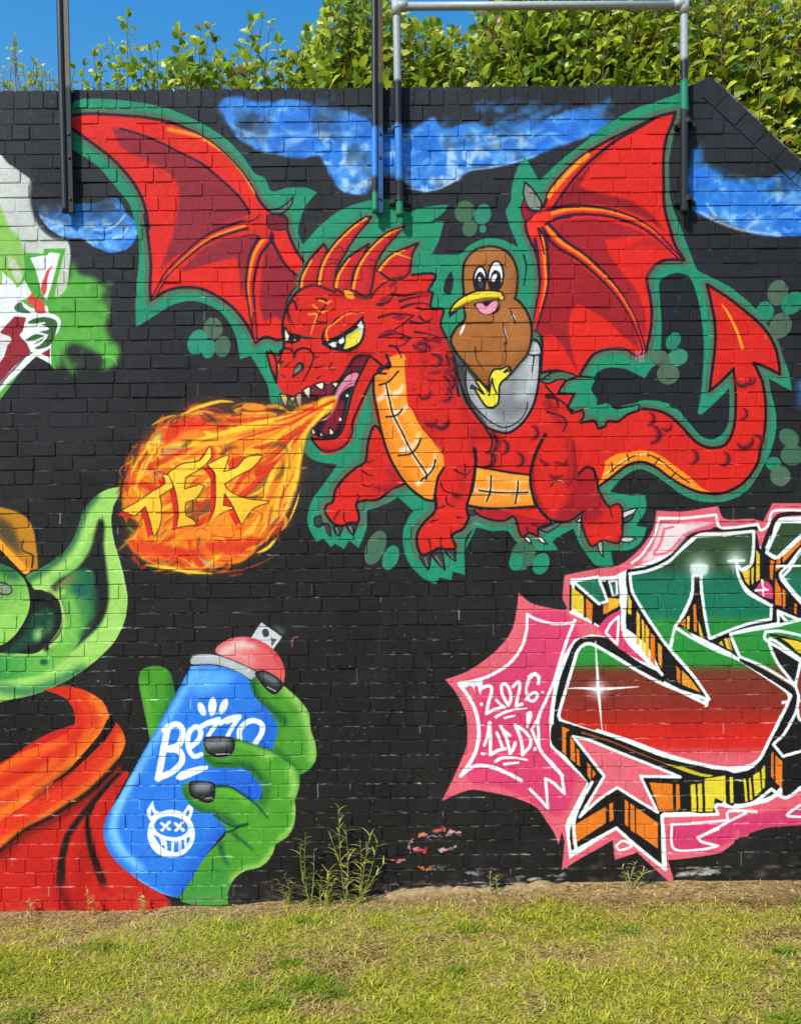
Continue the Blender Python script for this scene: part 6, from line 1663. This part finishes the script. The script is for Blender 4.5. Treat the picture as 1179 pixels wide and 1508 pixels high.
def build_shrub(name, label, seed, shoots, leaf_mat, stem_mat, lsize=.07, per=.03, own=90, kinds=(0, 1), palette=None, bare=.25, group=None):
    """shoots: list of (tip point, root point). Leaves alternate along every shoot."""
    g = np.random.default_rng(seed)
    root_p = np.mean([np.array(r) for _, r in shoots], 0)
    root = empty(name, tuple(root_p)); tag(root, label, 'shrub', group)
    palette = palette or [(.30, .42, .02), (.42, .52, .03), (.18, .30, .018), (.54, .56, .05), (.09, .17, .015)]
    palette = palette+[(.34, .17, .05)]; PW = np.array([1.]*(len(palette)-1)+[.14]); PW /= PW.sum()
    stems = MB(); leaves = []
    for tip, rt in shoots:
        tip = np.array(tip); rt = np.array(rt); n = 9
        bow = g.normal(0, .06, 3)
        t = np.linspace(0, 1, n)[:, None]
        pts = rt*(1-t)+tip*t+np.sin(t*np.pi)*bow+np.array([0, 0, .06])*np.sin(t*np.pi)
        L = np.linalg.norm(np.diff(pts, axis=0), axis=1).sum()
        stems.tube([tuple(p) for p in pts-root_p], list(np.linspace(.006, .0018, n)), 5, False)
        m = max(3, int(L*(1-bare)/per)); ph = g.uniform(0, 6.28)
        for i in range(m):
            u = bare+(1-bare)*(i+g.uniform(-.3, .3))/m
            u = min(max(u, .02), .995)
            k = u*(n-1); j = min(int(k), n-2); p = pts[j]+(pts[j+1]-pts[j])*(k-j); ax = pts[j+1]-pts[j]; ax /= np.linalg.norm(ax)
            ph += 2.4+g.normal(0, .4)
            side = np.array([math.cos(ph), math.sin(ph), 0]); out = side*(1.)+ax*g.uniform(.1, .8)+np.array([0, -.25, g.uniform(-.35, .25)])
            hint = np.array([-.4, -.75, .6])+g.normal(0, .38, 3)
            sz = lsize*g.uniform(.38, 1.2)*(1-.45*max(0, u-.75)/.25)
            base = p+out/np.linalg.norm(out)*g.uniform(.01, .035)
            leaves.append((base, euler_basis(out, hint), sz, int(g.choice(kinds)), int(g.choice(len(palette), p=PW)), p))
        # leaf tuft at the tip
        for i in range(3):
            a = g.uniform(0, 6.28); out = np.array([math.cos(a)*.7, math.sin(a)*.7, .9])
            leaves.append((tip.copy(), euler_basis(out, np.array([-.2, -.8, .5])+g.normal(0, .4, 3)), lsize*g.uniform(.45, .8), int(g.choice(kinds)), int(g.choice(len(palette), p=PW)), tip))
    stems.build('stem', stem_mat, root, True)
    # petioles are part of the foliage mesh; nearest leaves are leaves of their own
    vis = []
    for i, lf in enumerate(leaves):
        p = lf[0]; f = (DIST+p[1])/DIST
        px = HX+(p[0]*CT-(p[2]-CAMZ)*SN)/S_/f; py = HY-(p[0]*SN+(p[2]-CAMZ)*CT)/S_/f
        face = abs(lf[1][2][1])
        if 0 < px < 1179 and 0 < py < (124 if px < 1010 else 230): vis.append((-lf[2]*(.3+face)+p[1]*.12, i))
    vis.sort(); mine = set(i for _, i in vis[:own])
    cache = {}; V = []; tri = []; quad = []; tints = []; nv = 0
    for i, (base, B, sz, kd, pc, p) in enumerate(leaves):
        LV, fs = LEAF[kd]
        if i in mine:
            key = (kd, pc)
            if key not in cache:
                cache[key] = mesh_np('leaf', LV, [np.array([f for f in fs if len(f) == 3]), np.array([f for f in fs if len(f) == 4])], False, np.tile(palette[pc], (len(LV), 1)))
                cache[key].materials.append(leaf_mat)
            o = link('leaf', cache[key], None, root)
            M = Matrix(((B[0][0], B[1][0], B[2][0]), (B[0][1], B[1][1], B[2][1]), (B[0][2], B[1][2], B[2][2]))).to_4x4()
            o.matrix_local = Matrix.Translation(Vector(tuple(base-root_p))) @ M @ Matrix.Scale(sz, 4)
        else:
            V.append((LV*sz) @ B+(base-root_p)); tints.append(np.tile(np.array(palette[pc])*g.uniform(.85, 1.15), (len(LV), 1)))
            tri += [[a+nv for a in f] for f in fs if len(f) == 3]; quad += [[a+nv for a in f] for f in fs if len(f) == 4]; nv += len(LV)
    if V:
        me = mesh_np('foliage', np.concatenate(V), [np.array(tri), np.array(quad)], False, np.concatenate(tints)); link('foliage', me, leaf_mat, root, 'stuff')
    return root

def build_hedge():
    lm = tint_material('glossy_leaf', .40, .4, .34); sm = simple_mat('brown_stem', (.13, .085, .045), .8, .4, 60)
    g = np.random.default_rng(5)
    def region(n, x0, x1, ytop, y0=.45, y1=1.0, zr=2.9, lean=25):
        out = []
        for i in range(n):
            px = g.uniform(x0, x1); yt = ytop(px) if callable(ytop) else ytop
            py = yt+abs(g.normal(0, 1))*38 if g.random() < .7 else g.uniform(yt, max(125, yt+70))
            y = g.uniform(y0, y1); tip = W(px, py, y)
            r = W(px+g.normal(0, lean), 400, y); out.append((tuple(tip), (r.x, y+g.uniform(-.1, .1), zr-max(0, r.x-2.4)*.35)))
        return out
    G = 'leafy shrubs growing behind the wall'
    # thin sprigs at the left end
    build_shrub('shrub', 'sparse thin sprigs behind the wall, left of the steel post with a grey bar', 1, region(58, -40, 86, lambda x: 92+10*math.sin(x*.2)-34*(abs(x-18) < 6)), lm, sm, .05, .024, 60, (0, 2), [(.40, .45, .06), (.50, .46, .08), (.28, .34, .04)], .45)
    sh = [(tuple(W(a, b, y)), (W(c, 400, y).x, y, 2.9)) for a, b, y, c in ((188, 24, .5, 186), (184, 40, .6, 180), (165, 66, .5, 172), (150, 72, .5, 160), (206, 74, .5, 196), (222, 74, .55, 215), (232, 70, .55, 226), (138, 82, .5, 140), (125, 96, .5, 130), (245, 96, .5, 240), (178, 90, .5, 176), (200, 98, .5, 200))]
    build_shrub('shrub', 'small shrub with one tall leafy shoot behind the wall above the dragon wing', 2, sh+region(34, 104, 250, 98), lm, sm, .074, .030, 90, (0, 1), None, .4)
    sh = [(tuple(W(a, b, y)), (W(c, 400, y).x, y, 2.9)) for a, b, y, c in ((262, 50, .6, 270), (270, 66, .55, 272), (296, 44, .5, 300), (308, 42, .5, 306), (318, 62, .55, 312), (290, 62, .5, 296), (326, 84, .5, 320))]
    build_shrub('shrub', 'broad-leaved clump above the blue cloud, shorter than the hedge beside the brown post', 3, sh+region(34, 240, 345, 88), lm, sm, .098, .034, 110, (0, 1), None, .4)
    sh = [(tuple(W(a, b, y)), (W(c, 400, y).x, y, 2.9)) for a, b, y, c in ((372, 30, .5, 380), (386, 28, .5, 388), (398, 34, .55, 396), (408, 62, .5, 406), (364, 46, .55, 372), (420, 84, .5, 418), (436, 88, .5, 430))]
    build_shrub('shrub', 'upright shrub with a bright leafy top against blue sky', 4, sh+region(46, 338, 450, 84), lm, sm, .098, .034, 120, (0, 1), None, .4)
    def top5(x): return -30 if 478 < x < 545 else (44 if x < 478 else (-10 if x < 600 else 30))
    build_shrub('shrub', 'tall dense shrub behind the brown post and the grey pipe', 5, region(150, 448, 650, top5, .45, 1.1), lm, sm, .092, .034, 170, (0, 1), None, .35)
    def top6(x): return 62 if x < 660 else (46 if x < 705 else (10 if x < 735 else -40))
    build_shrub('hedge', 'thick green hedge seen through the goal-shaped pipe frame', 6, region(280, 636, 880, top6, .42, 1.15), lm, sm, .094, .036, 200, (0, 1), None, .35)
    build_shrub('hedge', 'thick yellow-green hedge above the right dragon wing, right half of the pipe frame', 7, region(230, 860, 1020, -40, .42, 1.15), lm, sm, .09, .036, 180, (0, 1), [(.38, .48, .02), (.52, .58, .03), (.24, .34, .018), (.62, .60, .06), (.10, .18, .015)], .35)
    build_shrub('hedge', 'yellow-green creeper hedge behind the sloping end of the wall', 8, region(330, 1000, 1330, -40, .42, 1.15)+region(120, 1040, 1330, 150, .40, .8), lm, sm, .084, .036, 200, (0, 1), [(.40, .48, .02), (.52, .56, .03), (.26, .34, .018), (.64, .60, .07), (.10, .17, .015)], .2)

# ---------------------------------------------------------------- grass, weeds, litter
def blades(P, ang, ln, wd, lift, curl, tint):
    """curved blades as numpy arrays; 4 cross-sections each"""
    n = len(P); t = np.array([0, .4, .75, 1.0]); V = np.zeros((n, 7, 3), np.float32)
    dx, dy = np.cos(ang), np.sin(ang); px, py = -dy, dx
    for k, u in enumerate(t):
        r = ln*(u*np.cos(lift)*(1)+curl*u*u*.5); z = ln*(u*np.sin(lift)-curl*u*u*.55)
        c = np.stack([P[:, 0]+dx*r, P[:, 1]+dy*r, P[:, 2]+np.maximum(z, .003*u)], 1)
        w = wd*(1-.8*u*u)*.5
        if k < 3:
            V[:, 2*k] = c+np.stack([px*w, py*w, 0*w], 1); V[:, 2*k+1] = c-np.stack([px*w, py*w, 0*w], 1)
        else: V[:, 6] = c
    b = (np.arange(n)*7)[:, None]
    q = np.concatenate([b+np.array([0, 1, 3, 2]), b+np.array([2, 3, 5, 4])]); tr = b+np.array([4, 5, 6])
    return V.reshape(-1, 3), q, tr, np.repeat(tint, 7, 0)

def build_grass():
    g = np.random.default_rng(8)
    m = tint_material('grass_blade', .6, .25, .25)
    N = 600000
    x = np.where(g.random(N) < .8, g.uniform(-2.5, 2.5, N), g.uniform(-4.5, 4.5, N)); y = -g.uniform(.02, 2.1, N)
    patch = vnoise(x, y, .38, 21)*.5+vnoise(x, y, .12, 22)*.5
    edge = .06+.14*vnoise(x, y*0, .35, 23)+.12*np.clip((x-.2)/1.5, 0, 1)
    dens = np.clip((-y-edge)/.16, 0, 1)*np.clip((patch-.16)*3.0, .35, 1)
    dens = np.maximum(dens, .05*(-y > .06))
    k = g.random(N) < dens*.62; x, y, patch = x[k], y[k], patch[k]; n = len(x)
    dry = g.random(n) < np.clip(1.47-1.9*patch+.4*np.clip(.55+y, 0, .5)*2, .12, .95)
    ln = np.where(dry, g.uniform(.022, .06, n), g.uniform(.018, .045, n))*(.8+.5*patch)
    wd = np.where(dry, g.uniform(.0026, .0048, n), g.uniform(.0036, .0066, n))
    lift = np.where(dry, g.uniform(.02, .7, n), g.uniform(.25, 1.15, n)); curl = g.uniform(.3, 1.5, n)
    gr = np.array([[.38, .40, .025], [.52, .48, .035], [.66, .55, .07], [.20, .27, .02]]); st = np.array([[.68, .49, .15], [.56, .40, .11], [.78, .62, .26], [.44, .33, .08]])
    tint = np.where(dry[:, None], st[g.integers(4, size=n)], gr[g.integers(4, size=n)])*g.uniform(.8, 1.2, (n, 1))
    # darker, taller tufts
    nt_ = 70; tx, ty = g.uniform(-3.2, 3.2, nt_), -g.uniform(.3, 1.9, nt_); per = 150
    ax = (tx[:, None]+g.normal(0, .035, (nt_, per))).ravel(); ay = (ty[:, None]+g.normal(0, .03, (nt_, per))).ravel(); m_ = len(ax)
    x = np.r_[x, ax]; y = np.r_[y, ay]; ln = np.r_[ln, g.uniform(.025, .062, m_)]; wd = np.r_[wd, g.uniform(.004, .0075, m_)]; lift = np.r_[lift, g.uniform(.5, 1.3, m_)]; curl = np.r_[curl, g.uniform(.3, 1.2, m_)]
    tint = np.concatenate([tint, np.array([[.22, .31, .02], [.30, .37, .025], [.15, .23, .016]])[g.integers(3, size=m_)]*g.uniform(.8, 1.2, (m_, 1))]); n = len(x)
    V, q, tr, tt = blades(np.stack([x, y, ground_h(x, y)-.002], 1), g.uniform(0, 6.28, n), ln, wd, lift, curl, tint)
    o = link('grass', mesh_np('grass', V, [q, tr], False, tt), m); o['kind'] = 'stuff'; o['label'] = 'short patchy green grass mixed with straw in front of the wall'; o['category'] = 'grass'
    # straw, twigs and leaf scraps along the foot of the wall
    n = 5200; x = g.uniform(-4, 4, n); y = -.02-np.abs(g.normal(0, .13, n))
    tint = np.array([[.48, .34, .15], [.36, .25, .11], [.60, .48, .27], [.22, .15, .07]])[g.integers(4, size=n)]
    V, q, tr, tt = blades(np.stack([x, y, ground_h(x, y)+.003], 1), g.uniform(0, 6.28, n), g.uniform(.015, .07, n), g.uniform(.002, .007, n), g.uniform(0, .25, n), g.uniform(0, .3, n), tint)
    o = link('straw_litter', mesh_np('straw_litter', V, [q, tr], False, tt), m); o['kind'] = 'stuff'; o['label'] = 'dry straw and leaf litter along the foot of the wall'; o['category'] = 'litter'
    # crumbs of soil and stone
    mb = MB()
    for i in range(420):
        px, py = g.uniform(-2.6, 2.6), -.015-abs(g.normal(0, .1)); r = g.uniform(.003, .011)
        c = np.array([px, py, float(ground_h(px, py))+r*.3]); th = np.arange(5)*1.2566+g.uniform(0, 6)
        V = [c+np.array([math.cos(a)*r*g.uniform(.7, 1.2), math.sin(a)*r*g.uniform(.7, 1.2), -r*.4]) for a in th]+[c+np.array([g.normal(0, r*.2), g.normal(0, r*.2), r*g.uniform(.5, .9)])]
        mb.add(np.array(V), [(k_, (k_+1) % 5, 5) for k_ in range(5)])
    o = mb.build('gravel', simple_mat('pale_stone', srgb(172, 152, 122), .9, .35, 40)); o['kind'] = 'stuff'; o['label'] = 'small crumbs of stone and soil at the wall base'; o['category'] = 'gravel'

def build_weeds():
    g = np.random.default_rng(19)
    lm = tint_material('weed_blade', .55, .3, .3); sm = simple_mat('weed_stem', (.22, .24, .05), .7, .3, 60)
    def weed(label, base_px, tips, leaf_len, per, own=40, cat='weed', tintset=((.50, .50, .08), (.60, .56, .12), (.38, .42, .05), (.66, .55, .18)), wdt=.008):
        y = -.06; bx = W(base_px[0], base_px[1], y).x; b = np.array([bx, y, float(ground_h(bx, y))])
        root = empty('weed', tuple(b)); tag(root, label, cat, None)
        cnt = 0
        for (tx, ty) in tips:
            tip = np.array(W(tx, ty, y+g.uniform(-.05, .02))); n = 8; t = np.linspace(0, 1, n)[:, None]
            s0 = b+np.array([g.normal(0, .012), g.normal(0, .01), -.01]); pts = s0*(1-t)+tip*t+np.sin(t*np.pi)*g.normal(0, .012, 3)
            L = np.linalg.norm(tip-s0)
            mb = MB(); mb.tube([tuple(p) for p in pts-b], list(np.linspace(.0034, .0012, n)), 6, False); stem = mb.build('stem', sm, root, True)
            m = max(3, int(L/per)); P = []
            for i in range(m):
                u = (i+.5)/m; k_ = u*(n-1); j = min(int(k_), n-2); P.append(pts[j]+(pts[j+1]-pts[j])*(k_-j))
            P = np.array(P); tint = np.array(tintset)[g.integers(len(tintset), size=m)]*g.uniform(.85, 1.15, (m, 1))
            V, q, tr, tt = blades(P-b, g.choice([0., 3.14], m)+g.normal(0, .7, m), leaf_len*g.uniform(.6, 1.5, m), np.full(m, wdt)*g.uniform(.6, 1.2, m), g.uniform(.5, 1.25, m), g.uniform(.2, 1.1, m), tint*1.15)
            # blades() keeps points above its own base plane; every leaf is a mesh of its own while they are few
            for i in range(m):
                vv = V[i*7:i*7+7]
                me = mesh_np('leaf', vv, [np.array([[0, 1, 3, 2], [2, 3, 5, 4]]), np.array([[4, 5, 6]])], False, tt[i*7:i*7+7]); link('leaf', me, lm, root)
        return root
    weed('tallest weed with upright narrow leaves against the black wall', (505, 1322), [(498, 1186), (508, 1215), (486, 1232)], .06, .02)
    weed('bushy branching weed right of the tallest one at the wall foot', (528, 1322), [(545, 1228), (556, 1238), (530, 1236), (566, 1270)], .055, .022)
    weed('slender yellowing weed left of the tallest one, beside the green wrist', (452, 1328), [(450, 1226), (442, 1242), (462, 1250)], .055, .022, tintset=((.38, .34, .09), (.30, .30, .06), (.45, .36, .12)))
    weed('low straggly weed with drooping stems near the green wrist', (424, 1330), [(410, 1296), (418, 1288), (432, 1300), (404, 1310)], .03, .014, tintset=((.40, .35, .10), (.30, .30, .06)))
    weed('low tuft between the tall weeds at the wall foot', (478, 1326), [(474, 1292), (484, 1284), (470, 1304), (492, 1296)], .05, .010)
    weed('tiny sprig in front of the red robe, further from the spray can', (131, 1340), [(129, 1312), (134, 1320)], .022, .008)
    weed('tiny sprig beside the foot of the blue spray can', (208, 1338), [(206, 1314), (212, 1322)], .022, .008)
    weed('small dry tuft below the orange star blocks', (932, 1292), [(916, 1276), (934, 1270), (950, 1276), (924, 1282), (960, 1284)], .03, .012, tintset=((.70, .52, .24), (.60, .46, .20), (.52, .42, .14)))
    weed('small sprout on the concrete footing under the bare patch', (726, 1308), [(724, 1282), (730, 1290)], .02, .009)
    weed('short dry sprig at the left end of the red robe', (46, 1344), [(40, 1330), (50, 1328)], .025, .009, tintset=((.46, .36, .14), (.36, .32, .08)))

# ---------------------------------------------------------------- assemble
random.seed(3)
paint_mural()
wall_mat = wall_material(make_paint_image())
build_ground()
build_wall(wall_mat)
build_posts()
build_hedge()
build_grass()
build_weeds()
